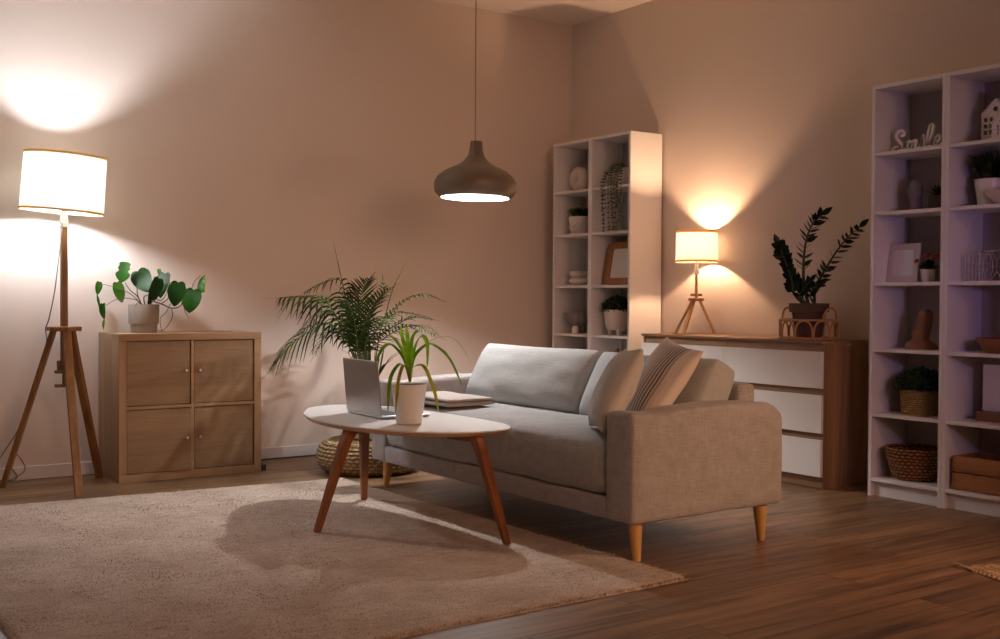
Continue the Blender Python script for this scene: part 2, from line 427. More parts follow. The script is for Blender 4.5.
for (fx, fy) in ((-3.800,-.205),(-3.547,-.672),(-3.309,-.150)):
    a = Vector((fx-lx, fy-ly, 0)); dirn = a.normalized()
    top = dirn*.052+Vector((0,0,.789)); sd = Vector((-dirn.y, dirn.x, 0))
    m = MB(); w, th = .021, .013
    vs = []
    for p in (a, top):
        for s1, s2 in ((-1,-1),(1,-1),(1,1),(-1,1)):
            vs.append(p+sd*w*s1*(.85 if p is a else 1.05)+dirn*th*s2)
    m.add(vs, [(3,2,1,0),(4,5,6,7),(0,1,5,4),(1,2,6,5),(2,3,7,6),(3,0,4,7)])
    m.build('leg', LAMPW, t, bevel=.003)
m = MB(); m.box((-.042,-.014,.575),(.022,.024,.590)); m.box((-.042,-.014,.505),(.022,.024,.520)); m.box((-.008,-.006,.5205),(.008,.010,.5745)); m.box((-.034,-.006,.5905),(-.0165,.010,.64))
m.build('height_clamp', LAMPW, t, bevel=.002)
m = MB()
m.tube(spline([(-.012,-.02,1.33),(-.03,-.05,1.22),(-.055,-.05,1.0),(-.075,-.01,.85),(-.082,.03,.80),(-.075,.06,.70),(-.14,.12,.40),(-.25,.21,.16),(-.32,.27,.06),(-.22,.28,.012),(-.13,.3,.05),(-.135,.305,.10),(-.17,.3,.14),(-.2,.29,.09),(-.17,.3,.012),(-.36,.29,.008),(-.7,.3,.006)], 8), .0028, 6)
m.build('cord', CORD, t, smooth=60)

# ------------------------------------------------------------------ leaf helpers
def heart_w(k): 
    return [0.30,.80,1.0,1.0,.90,.74,.55,.34,.14,.0]
def blade(mb, base, tip, nrm, w, prof, bend=0., fold=.15, n=None, mi=0):
    """a leaf from base to tip with half width w*prof, sagging along -nrm by bend"""
    base, tip, nrm = Vector(base), Vector(tip), Vector(nrm).normalized()
    K = len(prof); L = (tip-base).length
    pts = [base.lerp(tip, i/(K-1)) + nrm*(bend*L*4*(i/(K-1))*(1-i/(K-1))) for i in range(K)]
    mb.ribbon(pts, nrm, [max(.0005, w*q) for q in prof], fold, mi)
HEART = [.66,.92,1.0,1.0,.97,.90,.79,.62,.40,.06]
OVAL = [.08,.55,.85,1.0,.98,.85,.6,.3,.02]
STRAP = [.55,.8,.95,1.0,1.0,.95,.85,.7,.5,.28,.03]

# ------------------------------------------------------------------ trailing plant on the cabinet
pc = Vector((-3.088,-.195,.7715))
t = thing('trailing_potted_plant', 'broad-leaved plant trailing from a grey concrete pot on the oak cabinet', 'potted plant', pc)
D0 = depth(pc)
def mk(sx, sy, ox, oy, pc, D0):
    return lambda cx, cy, dd=0.: at(ox+cx/sx, oy+cy/sy, D0+dd)-pc
L = mk(5.807, 5.807, 80, 240, pc, D0)
m = MB(); m.lathe([(.066,0),(.069,.004),(.070,.044),(.0705,.0455),(.0775,.047),(.079,.050),(.081,.150),(.0805,.152),(.073,.152),(.072,.135)], 36, cap1=False); m.build('pot', CONC, t, smooth=40)
m = MB(); m.lathe([(.0,.132),(.071,.134)], 24, cap0=False, cap1=False); m.build('soil', SOIL, t)
st = MB()
def stem(pts, r0=.0035, r1=.002):
    q = spline(pts, 6); st.tube(q, [r0+(r1-r0)*i/(len(q)-1) for i in range(len(q))], 6)
o_ = Vector((0,0,.134))
stem([o_+Vector((-.01,0,0)), L(335,330,-.02), L(290,290,-.03), L(262,248,-.03)])
stem([o_+Vector((-.015,-.01,0)), L(330,345,-.04), L(270,300,-.06), L(190,270,-.05), L(120,255,-.04)], .003,.0015)
stem([o_+Vector((-.02,-.02,0)), L(330,350,-.06), L(240,338,-.08), L(190,355,-.09), L(148,382,-.1)], .003,.0015)
stem([o_+Vector((0,.01,0)), L(335,320,0), L(332,260,.02), L(335,190,.03)])
stem([o_+Vector((.01,0,0)), L(372,330,-.02), L(420,310,-.05), L(450,250,-.06)])
stem([o_+Vector((.02,-.02,0)), L(430,345,-.06), L(480,345,-.07), L(520,250,-.05), L(495,200,-.01)])
stem([o_+Vector((.02,-.03,0)), L(400,352,-.08), L(470,370,-.1), L(530,395,-.1), L(580,385,-.1), L(605,350,-.09), L(640,300,-.07), L(665,240,-.05), L(700,208,-.03)], .005,.0018)
stem([L(470,370,-.1), L(510,340,-.08), L(515,300,-.07), L(560,245,-.07)], .003,.002)
stem([L(590,375,-.1), L(605,330,-.09), L(650,292,-.08)], .003,.002)
stem([L(530,395,-.1), L(538,440,-.1), L(515,490,-.1), L(480,525,-.09), L(450,522,-.07)], .0026,.0018)
stem([L(525,370,-.1), L(500,420,-.1), L(468,450,-.09), L(468,500,-.09), L(478,530,-.09)], .0026,.0014)
stem([L(600,370,-.1), L(612,420,-.1), L(635,455,-.1)], .0024,.001)
stem([L(345,355,-.07), L(325,375,-.085), L(318,392,-.088)], .0024,.001)
st.build('stems', plain('brown_stem', srgb(92,62,44), .6, var=.2, vscale=40.), t, smooth=60)
lv = MB(); vn = -fw
def hl(b, tip, w, tilt=(0,0,0), bend=.06, fold=.18, db=0., dt=0., mi=0, prof=HEART):
    blade(lv, L(b[0],b[1],db), L(tip[0],tip[1],dt), vn+Vector(tilt), w/5.807/F_PX*D0/2, prof, bend, fold, mi=mi)
    if prof is HEART:   # lobes behind the stalk
        B, T_ = L(b[0],b[1],db), L(tip[0],tip[1],dt); d = (B-T_).normalized(); hw = w/5.807/F_PX*D0/2
        sd = d.cross(vn+Vector(tilt)).normalized()
        for s_ in (-1,1):
            blade(lv, B-d*hw*.3+sd*s_*hw*.36, B+d*hw*.30+sd*s_*hw*.45, vn+Vector(tilt), hw*.44, [.9,1,1,.9,.66,.05], 0, 0, mi=mi)
hl((265,128),(240,248),84,(.2,0,.2),.05,.1,-.04,-.07,1,[.5,.9,.55,1.0,.4,1.0,.98,.80,.5,.05])
hl((216,250),(245,365),64,(.3,0,0),.03,.12,-.05,-.05,2)
hl((338,185),(402,304),118,(.0,-.1,.35),.05,.12,.03,-.04,0)
hl((458,228),(398,374),74,(.7,-.2,.2),.06,.22,-.06,-.1,0)
hl((492,200),(468,338),92,(-.35,0,.3),.05,.15,0,-.03,0)
hl((458,170),(470,215),24,(.2,0,.2),.05,.15,.02,.01,2)
hl((570,252),(548,386),102,(.1,-.2,.2),.07,.1,-.07,-.1,0)
hl((660,296),(634,424),118,(-.1,0,.2),.06,.1,-.08,-.1,1)
hl((706,300),(724,204),52,(-.4,.1,.1),.08,.2,-.05,-.02,2)
hl((112,246),(100,318),40,(.5,0,.1),.05,.3,-.04,-.05,1)
hl((98,312),(116,408),16,(.5,0,0),.05,.3,-.05,-.05,1,OVAL)
hl((132,372),(142,462),42,(-.4,0,.1),.05,.3,-.1,-.1,1)
hl((142,456),(136,524),18,(-.4,0,.1),.05,.3,-.1,-.1,2,OVAL)
LG1 = leafmat('deep_green_leaf', srgb(12,38,5), srgb(26,62,12), .4, 14, .12)
LG2 = leafmat('mid_green_leaf', srgb(22,58,8), srgb(40,84,16), .4, 14, .15)
LG3 = leafmat('light_green_leaf', srgb(42,82,14), srgb(72,112,26), .45, 14, .25)
lv.build('leaves', [LG1, LG2, LG3], t, smooth=180, subsurf=1)

# ------------------------------------------------------------------ pouf and palm
pb = Vector((-1.985,-.70,0))
pf = thing('woven_pouf', 'round woven straw pouf on the floor beneath the palm', 'pouf', pb)
m = MB()
prof = []
for i in range(60):
    a = -pi/2+pi*i/59
    z = .088+.084*sin(a)+.002; r = .205+.085*cos(a)**.8 if cos(a) > 0 else .205
    w_ = .006*abs(sin(i*pi/5.0))
    prof.append((r+w_*cos(a), z+w_*sin(a)))
m.lathe([(.01,prof[0][1])]+prof+[(.01,prof[-1][1])], 72, fl=36, fa=.006)
m.build('pouf_body', woven('straw_weave', srgb(200,172,132), srgb(122,96,68), 46, .020), pf, smooth=70)
pp = pb+Vector((0,0,.186))
t = thing('potted_palm', 'feathery palm in a white pot on the straw pouf behind the laptop', 'potted plant', pp)
D0 = depth(pp)
m = MB(); m.lathe([(.108,0),(.114,.004),(.128,.255),(.134,.26),(.134,.285),(.128,.287),(.122,.283),(.12,.265)], 40, cap1=False); m.build('pot', CERB, t, smooth=40)
m = MB(); m.lathe([(0,.262),(.121,.262)], 28, cap0=False, cap1=False); m.build('soil', SOIL, t)
L = mk(4.562, 4.562, 260, 230, pp, D0)
stm = MB(); fo = MB()
rnd = random.Random(5)
def frond(ctrl, nl=22, ll=.15, droop=.5, w=.0048, spread=.9, start=.32, mi=0, vshape=.5, fwd=.45):
    q = spline(ctrl, 10); n = len(q)
    stm.tube(q, [.0045*(1-.75*i/(n-1)) for i in range(n)], 6)
    S = [0]
    for i in range(1, n): S.append(S[-1]+(q[i]-q[i-1]).length)
    def pt(s):
        s *= S[-1]
        for i in range(1, n):
            if S[i] >= s:
                k = (s-S[i-1])/(S[i]-S[i-1]+1e-9); return q[i-1].lerp(q[i], k), (q[i]-q[i-1]).normalized()
        return q[-1], (q[-1]-q[-2]).normalized()
    for k in range(nl):
        s = start+(1-start)*(k+.5)/nl
        p, tg = pt(s)
        upv = Vector((0,0,1)); sd = tg.cross(upv)
        sd = sd.normalized() if sd.length > .2 else Vector(rt2)
        nn = sd.cross(tg).normalized()
        for sg in (-1, 1):
            l = ll*(sin(pi*(.18+.80*(s-start)/(1-start)))**.7)*rnd.uniform(.85,1.1)
            f_ = fwd+.45*(s-start)
            d = (sd*sg*spread*rnd.uniform(.85,1.1)+tg*f_+nn*vshape*rnd.uniform(.6,1.2)).normalized()
            P_ = [p+d*l*x-Vector((0,0,1))*droop*l*x*x for x in (0,.2,.45,.7,.88,1.0)]
            fo.ribbon(P_, nn, [w*.5,w*.95,w,w*.8,w*.45,.0006], .25, mi)
    p, tg = pt(1); fo.ribbon([p, p+tg*ll*.3, p+tg*ll*.6], Vector((0,0,1)), [w*.6,w*.6,.0005], .2, mi)
B = lambda x, y: Vector((x, y, .26))
frond([B(-.02,0), L(425,520), L(395,370,-.02), L(370,235,-.05), L(300,238,-.1), L(205,284,-.15)], 24, .14, .75, mi=0)
frond([B(-.03,-.02), L(410,540,-.05), L(360,420,-.1), L(300,320,-.2), L(205,305,-.3), L(92,310,-.38)], 20, .23, 1.15, mi=1, w=.0068, spread=.7)
frond([B(-.03,-.03), L(420,560,-.05), L(370,470,-.12), L(300,430,-.2), L(170,500,-.3), L(70,612,-.35)], 20, .20, 1.0, mi=1, w=.0068, spread=.7)
frond([B(-.02,.02), L(430,540,.03), L(390,440,.1), L(330,380,.2), L(270,390,.25), L(190,470,.3)], 20, .16, .7, mi=0)
frond([B(0,0), L(450,530), L(450,430,-.02), L(455,340,-.06), L(470,270,-.12), L(500,225,-.2)], 24, .15, .1, mi=0, fwd=.7)
frond([B(0,-.02), L(455,540,-.05), L(470,450,-.12), L(500,370,-.2), L(540,310,-.28), L(600,265,-.34)], 24, .14, .3, mi=0, fwd=.7)
frond([B(.01,0), L(475,540), L(520,470,0), L(580,400,.02), L(650,330,.05), L(740,293,.07), L(840,326,.08)], 24, .10, .6, mi=0)
frond([B(.02,.0), L(490,550), L(540,490,-.02), L(620,435,-.05), L(700,400,-.08), L(780,408,-.1)], 22, .15, .45, mi=0)
frond([B(.03,-.03), L(500,560,-.06), L(560,500,-.14), L(640,450,-.2), L(720,440,-.25), L(800,478,-.3)], 22, .14, .55, mi=0)
frond([B(.02,.03), L(480,540,.05), L(520,470,.12), L(560,420,.2), L(620,380,.26), L(700,380,.3)], 18, .14, .5, mi=0)
frond([B(0,-.03), L(450,560,-.1), L(440,480,-.2), L(430,410,-.28), L(410,350,-.36), L(370,320,-.45)], 20, .14, .5, mi=1)
frond([B(0,.03), L(440,540,.05), L(430,430,.1), L(410,340,.15), L(440,270,.2), L(480,260,.25)], 20, .13, .5, mi=0)
frond([B(-.01,.02), L(435,560,.03), L(400,500,.06), L(360,470,.08), L(310,470,.1), L(255,560,.12)], 16, .13, .6, mi=0)
frond([B(.01,-.03), L(480,560,-.1), L(500,470,-.2), L(530,420,-.3), L(560,400,-.4), L(600,430,-.5)], 18, .13, .6, mi=1)
frond([B(0,0), L(465,540,.05), L(490,430,.1), L(530,330,.15), L(560,280,.2), L(560,240,.22)], 18, .11, .3, mi=0, fwd=.7)
# two closed spears
for ctrl in ([B(-.01,.01), L(430,480), L(400,340), L(370,215), L(335,53)], [B(.01,0), L(545,480), L(575,380), L(610,260), L(668,148)]):
    q = spline(ctrl, 8); n = len(q)
    stm.tube(q, [.0042-.0012*i/(n-1) if i < n-6 else .003*(n-1-i)/6+.0006 for i in range(n)], 6)
for k in range(9):
    a = k*.7; st0 = B(.03*cos(a), .03*sin(a))
    e_ = st0+Vector((.05*cos(a), .05*sin(a), rnd.uniform(.16,.30)))
    stm.tube([st0, st0.lerp(e_, .5)+Vector((.005,0,0)), e_], [.005,.004,.003], 6)
    fo.ribbon([st0.lerp(e_, .3), st0.lerp(e_, .8)+Vector((cos(a),sin(a),0))*.05, e_+Vector((cos(a),sin(a),0))*.12], Vector((0,0,1)), [.006,.008,.001], .2, 1)
stm.build('stems', plain('palm_stem', srgb(70,80,34), .5, var=.2, vscale=30.), t, smooth=60)
PG1 = leafmat('dark_palm_leaf', srgb(26,36,16), srgb(46,60,26), .5, 8, .15)
PG2 = leafmat('palm_leaf', srgb(36,52,20), srgb(62,80,32), .5, 8, .2)
fo.build('fronds', [PG1, PG2], t, smooth=180)

# ------------------------------------------------------------------ sofa
def cushion(w, h, d, edge, T=None, nx=22, ny=18, seed=0, wr=.006, pin=.0, pw=.5, corner=.10, mb=None, sag=0.):
    """stuffed cushion: x width, y height, z thickness, centred"""
    mb = mb or MB(); vs = []; fs = []
    U = [sin(pi/2*(-1+2*i/nx)) for i in range(nx+1)]; V = [sin(pi/2*(-1+2*j/ny)) for j in range(ny+1)]
    def pos(u, v, sg):
        x = w/2*u*(1-corner*.5*abs(v)**6-pin*(1-v*v)*abs(u)**2); y = h/2*v*(1-corner*.5*abs(u)**6-pin*(1-u*u)*abs(v)**2)
        th = edge/2+(d-edge)/2*max(0, (1-abs(u)**3.2)*(1-abs(v)**3.2))**pw
        q = Vector((u*2.4+seed*3.1, v*2.4, sg*2.+seed))
        nzv = noise.noise(q)*wr+noise.noise(q*2.7)*wr*.5
        if pin:
            for cu in (-1, 1):
                for cv in (-1, 1):
                    a = math.atan2(v-cv, u-cu); rr = sqrt((v-cv)**2+(u-cu)**2)
                    nzv += wr*.5*sin(a*14+seed)*math.exp(-rr*1.6)*min(1, rr*2)
        else:
            e_ = min(1-abs(u), 1-abs(v))
            nzv += wr*.45*sin((u*9 if abs(v) > abs(u) else v*9)+seed+3*noise.noise(q*1.7))*math.exp(-e_*4.5)
        fade = min(1, 4*(1-abs(u)), 4*(1-abs(v)))
        y -= sag*(1-u*u)*max(0, v)
        return Vector((x, y, sg*(th+nzv*fade)))
    nn = (nx+1)*(ny+1)
    for sg in (1, -1):
        for j in range(ny+1):
            for i in range(nx+1): vs.append(pos(U[i], V[j], sg))
    for j in range(ny):
        for i in range(nx):
            a = j*(nx+1)+i; q = (a, a+1, a+nx+2, a+nx+1)
            fs.append(q); fs.append(tuple(nn+k for k in reversed(q)))
    ring = [i for i in range(nx+1)]+[j*(nx+1)+nx for j in range(1, ny+1)]+[ny*(nx+1)+i for i in range(nx-1, -1, -1)]+[j*(nx+1) for j in range(ny-1, 0, -1)]
    R_ = len(ring); mid0 = len(vs)
    if edge > .03:
        for lay in (.72, 0., -.72):
            for r in ring:
                p = vs[r]; k = 1+(.012 if lay == 0 else .008)
                vs.append(Vector((p.x*k, p.y*k, edge/2*lay)))
        lays = [ring]+[[mid0+l*R_+i for i in range(R_)] for l in range(3)]+[[nn+r for r in ring]]
    else: lays = [ring, [nn+r for r in ring]]
    for A_, B_ in zip(lays, lays[1:]):
        for i in range(R_):
            j = (i+1) % R_; fs.append((A_[i], B_[i], B_[j], A_[j]))
    mb.add(vs, fs, 0, T)
    return mb
def softbox(x0, x1, y0, y1, z0, z1, n=(8,16,6), r=.03, wr=.003, seed=0, top=0., mb=None):
    """a padded block with rounded edges and slight puckers"""
    mb = mb or MB(); c = Vector(((x0+x1)/2, (y0+y1)/2, (z0+z1)/2)); hs = Vector(((x1-x0)/2, (y1-y0)/2, (z1-z0)/2))
    def put(p):
        q = Vector((max(-hs.x+r, min(hs.x-r, p.x)), max(-hs.y+r, min(hs.y-r, p.y)), max(-hs.z+r, min(hs.z-r, p.z))))
        d = p-q
        d = d.normalized()*r if d.length > 1e-9 else d
        o = q+d
        k = noise.noise((o+c)*7+Vector((seed,0,0)))*wr+noise.noise((o+c)*19+Vector((seed,0,0)))*wr*.4
        nn = d.normalized() if d.length > 1e-9 else Vector((0,0,1))
        o = o+nn*k
        if p.z > hs.z-1e-6: o.z += top*(1-(p.x/hs.x)**2)*(1-(p.y/hs.y)**4)
        return c+o
    def axis(h, n):
        e_ = [-h, -h+r*.3, -h+r]; k = [(-h+r)+(2*h-2*r)*i/n for i in range(1, n)]
        return e_+k+[h-r, h-r*.3, h]
    A = [axis(hs[i], n[i]) for i in range(3)]
    for ax in range(3):
        i1, i2 = (ax+1) % 3, (ax+2) % 3
        for sg in (-1, 1):
            vs = []
            for b_ in A[i2]:
                for a_ in A[i1]:
                    p = Vector((0,0,0)); p[ax] = sg*hs[ax]; p[i1] = a_; p[i2] = b_; vs.append(put(p))
            na = len(A[i1]); fs = []
            for j in range(len(A[i2])-1):
                for i in range(na-1):
                    f = (j*na+i, j*na+i+1, (j+1)*na+i+1, (j+1)*na+i)
                    fs.append(f if sg > 0 else tuple(reversed(f)))
            mb.add(vs, fs)
    return mb
def weld(o, d=1e-4):
    w = o.modifiers.new('weld', 'WELD'); w.merge_threshold = d
    return o
SX, SY = -2.25, -3.185
sofa = thing('sofa', 'grey linen two-cushion sofa on tapered beech legs behind the coffee table', 'sofa', (SX, SY, 0))
SL = 1.985; SD = .815   # length along y, depth along x
weld(softbox(.006, .72, .150, SL-.135, .145, .2245, (8,20,2), .010, .002, 1).build('seat_base', SOFA, sofa, smooth=60))
weld(softbox(0, .70, .152, SL-.137, .218, .436, (12,30,5), .055, .006, 2, top=.012).build('seat_cushion', SEATM, sofa, smooth=60))
for y0_, y1_, sd in ((0,.156,3),(SL-.150,SL,4)):
    m = softbox(0, SD, y0_, y1_, .143, .552, (30,3,12), .022, .003, sd)
    for p in m.v:   # the back top corner is rounded, the top sags a little behind the front
        k = (p.z-.143)/.409
        if p.x > SD-.10 and p.z > .45:
            e_ = (p.x-(SD-.10))/.10; p.z -= .055*e_*e_*k
        if p.z > .5: p.z += -.012*math.exp(-((p.x-.16)/.07)**2)+.012*math.exp(-((p.x-.5)/.25)**2)
        if p.z < .17: p.z -= .0*p.x
    weld(m.build('arm', SOFA, sofa, smooth=60))
weld(softbox(.70, .805, .140, SL-.140, .15, .622, (3,24,8), .025, .003, 5).build('back_frame', SOFA, sofa, smooth=60))
# two loose back cushions lean on the frame
for (y0_, y1_, sd, dz) in ((.158, .895, 6, 0.), (.903, SL-.150, 8, .004)):
    w_ = y1_-y0_
    T = tr(.588, (y0_+y1_)/2, .560+dz) @ rot('Y', 28) @ Matrix(((0,0,-1,0),(-1,0,0,0),(0,1,0,0),(0,0,0,1)))
    cushion(w_-.004, .325, .235, .11, T, 26, 16, sd, .008, pw=.48, corner=.07, sag=.012).build('back_cushion', CUSH, sofa, smooth=180, subsurf=1)
for (px, py) in ((-2.181,-3.125),(-1.535,-3.15),(-2.175,-1.258),(-1.535,-1.258)):
    m = MB(); sx = -1 if px < -1.9 else 1; sy = -1 if py < -2 else 1
    n_ = 20; vs = []
    for z, r, o in ((.001,.0145,.018),(.012,.016,.0165),(.142,.0285,0)):
        for i in range(n_):
            a = 2*pi*i/n_; vs.append((px-SX+r*cos(a)+sx*o*.3, py-SY+r*sin(a)+sy*o*(1 if sx < 0 else .2), z))
    fs = [(j*n_+i, j*n_+(i+1)%n_, (j+1)*n_+(i+1)%n_, (j+1)*n_+i) for j in range(2) for i in range(n_)]+[tuple(range(n_-1,-1,-1)), tuple(range(2*n_,3*n_))]
    m.add(vs, fs); m.build('leg', BEECH, sofa, smooth=40)

# pillows
def pillow_frame(centre, facing_deg, lean, roll):
    """local z is the face normal; facing azimuth, lean backwards, roll about the normal"""
    a = radians(facing_deg)
    n = Vector((cos(a)*cos(radians(lean)), sin(a)*cos(radians(lean)), sin(radians(lean))))
    x = Vector((0,0,1)).cross(n).normalized(); y = n.cross(x)
    Mx = Matrix((x, y, n)).transposed().to_4x4(); Mx.translation = Vector(centre)
    return Mx @ rot('Z', roll)
STRIPE, nt, b = newmat('ribbed_stripe_cotton')
tc = N(nt, 'ShaderNodeTexCoord'); sp = N(nt, 'ShaderNodeSeparateXYZ'); nt.links.new(tc.outputs['Object'], sp.inputs[0])
sn = N(nt, 'ShaderNodeMath', operation='MULTIPLY'); sn.inputs[1].default_value = 2*pi/.021; nt.links.new(sp.outputs[0], sn.inputs[0])
s2 = N(nt, 'ShaderNodeMath', operation='SINE'); nt.links.new(sn.outputs[0], s2.inputs[0])
wd = N(nt, 'ShaderNodeValToRGB'); E_ = wd.color_ramp.elements
E_[0].position = .20; E_[0].color = (0,0,0,1); E_[1].position = .95; E_[1].color = (0,0,0,1)
for p_, v_ in ((.40,.3),(.55,.8),(.66,1.0),(.74,1.0),(.77,.0)):
    q_ = E_.new(p_); q_.color = (v_,v_,v_,1)
mrx = N(nt, 'ShaderNodeMapRange'); mrx.inputs[1].default_value = -.215; mrx.inputs[2].default_value = .215; nt.links.new(sp.outputs[0], mrx.inputs[0]); nt.links.new(mrx.outputs[0], wd.inputs[0])
s3 = N(nt, 'ShaderNodeMath', operation='MULTIPLY_ADD'); s3.inputs[1].default_value = .5; s3.inputs[2].default_value = .62; nt.links.new(s2.outputs[0], s3.inputs[0])
s4 = N(nt, 'ShaderNodeMath', operation='MULTIPLY', use_clamp=True); nt.links.new(s3.outputs[0], s4.inputs[0]); nt.links.new(wd.outputs[0], s4.inputs[1])
mx = N(nt, 'ShaderNodeMix', data_type='RGBA'); mx.inputs[6].default_value = c4(srgb(222,208,198)); mx.inputs[7].default_value = c4(srgb(104,96,94))
nt.links.new(s4.outputs[0], mx.inputs[0]); nt.links.new(mx.outputs[2], b.inputs['Base Color']); b.inputs['Roughness'].default_value = .9
bp = N(nt, 'ShaderNodeBump', i_Strength=.3, i_Distance=.002); nt.links.new(s2.outputs[0], bp.inputs['Height']); nt.links.new(bp.outputs[0], b.inputs['Normal'])
STRIPE2 = STRIPE

def pillow(name, label, M_, w, h, d, mat, seed, wr=.006):
    o = cushion(w, h, d, .008, None, 22, 22, seed, wr, pin=.07, pw=.62, corner=.0).build(name, mat, None, smooth=180, subsurf=1)
    o.matrix_world = M_
    return tag(o, label, 'pillow')
def on_seat(bottom, facing, lean, roll, h):
    M_ = pillow_frame((0,0,0), facing, lean, roll); y = M_.to_3x3() @ Vector((0,1,0))
    M_.translation = Vector(bottom)+y*h/2*.98; return M_
pillow('throw_pillow', 'plain light grey throw pillow leaning in front of the striped pillow', on_seat((-2.14,-2.85,.461), 147, 26, 3, .345), .345, .35, .13, PILG, 11)
pillow('striped_pillow', 'off-white throw pillow with dark ribbed stripes next to the sofa arm', on_seat((-1.946,-2.838,.468), 166, 33, -9, .385), .335, .39, .12, STRIPE2, 12)

# folded throw on the seat
t = thing('folded_throw', 'folded beige grey throw lying on the sofa seat', 'blanket', (-2.06,-1.605,.4545))
for k, (w_, l_, z0, hh, ox) in enumerate(((.28,.47,0,.021,0),(.265,.45,.0215,.018,.006))):
    m = MB(); nU, nV = 20, 26
    def f(u, v, top):
        x = (u-.5)*w_+ox; y = (v-.5)*l_
        e_ = min(1, 9*min(u,1-u), 9*min(v,1-v)); e_ = sqrt(max(0,1-(1-e_)**2))
        zz = hh*.5+(hh*.5*e_)*(1 if top else -1)
        zz += .005*noise.noise(Vector((x*9, y*7, k*5.)))*(1 if top else 0)*e_
        return Vector((x+.006*noise.noise(Vector((y*8,k*3.,0))), y, z0+max(zz, .0)))
    m.grid(lambda u, v: f(u, v, True), nU, nV); m.grid(lambda u, v: f(1-u, v, False), nU, nV)
    weld(m.build('fold', BLANK, t, smooth=70))

# ------------------------------------------------------------------ coffee table
ZT = .445
outline = [(-2.752,-1.50),(-2.655,-1.365),(-2.50,-1.32),(-2.375,-1.43),(-2.30,-1.66),(-2.265,-1.95),(-2.262,-2.25),(-2.285,-2.45),(-2.36,-2.57),(-2.48,-2.595),(-2.63,-2.552),(-2.778,-2.40),(-2.864,-2.145),(-2.872,-1.87),(-2.825,-1.65)]
tc0 = Vector((-2.59,-2.02,0))
t = thing('coffee_table', 'rounded white coffee table on three splayed brown wooden legs', 'table', tc0)
pts = [(p.x-tc0.x, p.y-tc0.y) for p in spline([(x,y,0) for x,y in outline], 6, True)]
m = MB(); n_ = len(pts); vs = []; 
lay = [(.955,ZT-.022),(.985,ZT-.012),(1.0,ZT-.005),(1.0,ZT-.002),(.996,ZT)]
for k, z in lay:
    for x, y in pts: vs.append((x*k, y*k, z))
fs = [(j*n_+i, j*n_+(i+1)%n_, (j+1)*n_+(i+1)%n_, (j+1)*n_+i) for j in range(len(lay)-1) for i in range(n_)]
if sum(pts[i][0]*pts[(i+1)%n_][1]-pts[(i+1)%n_][0]*pts[i][1] for i in range(n_)) < 0: fs = [tuple(reversed(f)) for f in fs]
fs += [tuple(range((len(lay)-1)*n_, len(lay)*n_)), tuple(range(n_-1,-1,-1))]
m.add(vs, fs, 0)
for k in range(2*n_): m.m[k] = 1
top = m.build('tabletop', [TTOP, wood('plywood_edge', srgb(176,140,108), srgb(206,172,138), 'x', .5, 10)], t, smooth=40)
for (fx, fy, ix, iy) in ((-2.977,-2.101,-2.830,-2.09),(-2.473,-1.554,-2.53,-1.66),(-2.462,-2.704,-2.515,-2.575)):
    a = Vector((fx,fy,.0158))-tc0; b_ = Vector((ix,iy,ZT-.0225))-tc0
    inw = (Vector((-2.58,-2.04,0))-Vector((ix,iy,0))).normalized(); sd = Vector((-inw.y, inw.x, 0))
    m = MB()
    prof = [(a, .013, .014),(a.lerp(b_, .6), .018, .019),(a.lerp(b_, .86), .023, .020),(b_, .030, .021)]
    vs = []
    for i, (p, w, th) in enumerate(prof):
        off = inw*(.014 if i == 3 else .002 if i == 2 else 0)
        for s1, s2 in ((-1,-1),(1,-1),(1,1),(-1,1)): vs.append(p+off+inw*w*s1+sd*th*s2)
    fs = [(3,2,1,0)]+[(j*4+i, j*4+(i+1)%4, j*4+4+(i+1)%4, j*4+4+i) for j in range(3) for i in range(4)]+[(12,13,14,15)]
    m.add(vs, fs); lg = m.build('leg', TLEG, t, bevel=.006, seg=3)
    m = MB(); c_ = b_+inw*.10
    vs = []
    for z_ in (ZT-.046, ZT-.023):
        for s1, s2 in ((-.055,-.019),(.07,-.019),(.07,.019),(-.055,.019)): vs.append(Vector((c_.x, c_.y, 0))+inw*s1+sd*s2+Vector((0,0,z_)))
    m.add(vs, [(3,2,1,0),(4,5,6,7),(0,1,5,4),(1,2,6,5),(2,3,7,6),(3,0,4,7)]); m.build('bracket', TLEG, lg, bevel=.003)

# laptop: hinge along y, screen faces the sofa
t = thing('laptop', 'open silver laptop with its lid turned to the camera on the coffee table', 'laptop', (-2.637,-1.862,ZT+.001), -.03)
m = MB(); m.box((0,-.172,.002),(.235,.172,.014)); bs = m.build('base', METAL, t, bevel=.004)
m = MB(); m.box((.03,-.145,.0142),(.125,.145,.0152)); m.build('keyboard', DARK, bs, bevel=.0005)
m = MB(); m.box((.135,-.05,.0142),(.222,.05,.0148)); m.build('touchpad', plain('grey_touchpad', (.4,.39,.38), .3, metal=.6), bs)
m = MB(); m.box((-.006,-.172,0),(0,.172,.236))
ld = m.build('lid', METAL, t, bevel=.0035); ld.location = (.002,0,.0155); ld.rotation_euler = (0, radians(-5), 0)
m = MB(); m.box((.0004,-.16,.012),(.001,.16,.226)); m.build('screen', plain('dark_screen', (.012,.012,.014), .12), ld)

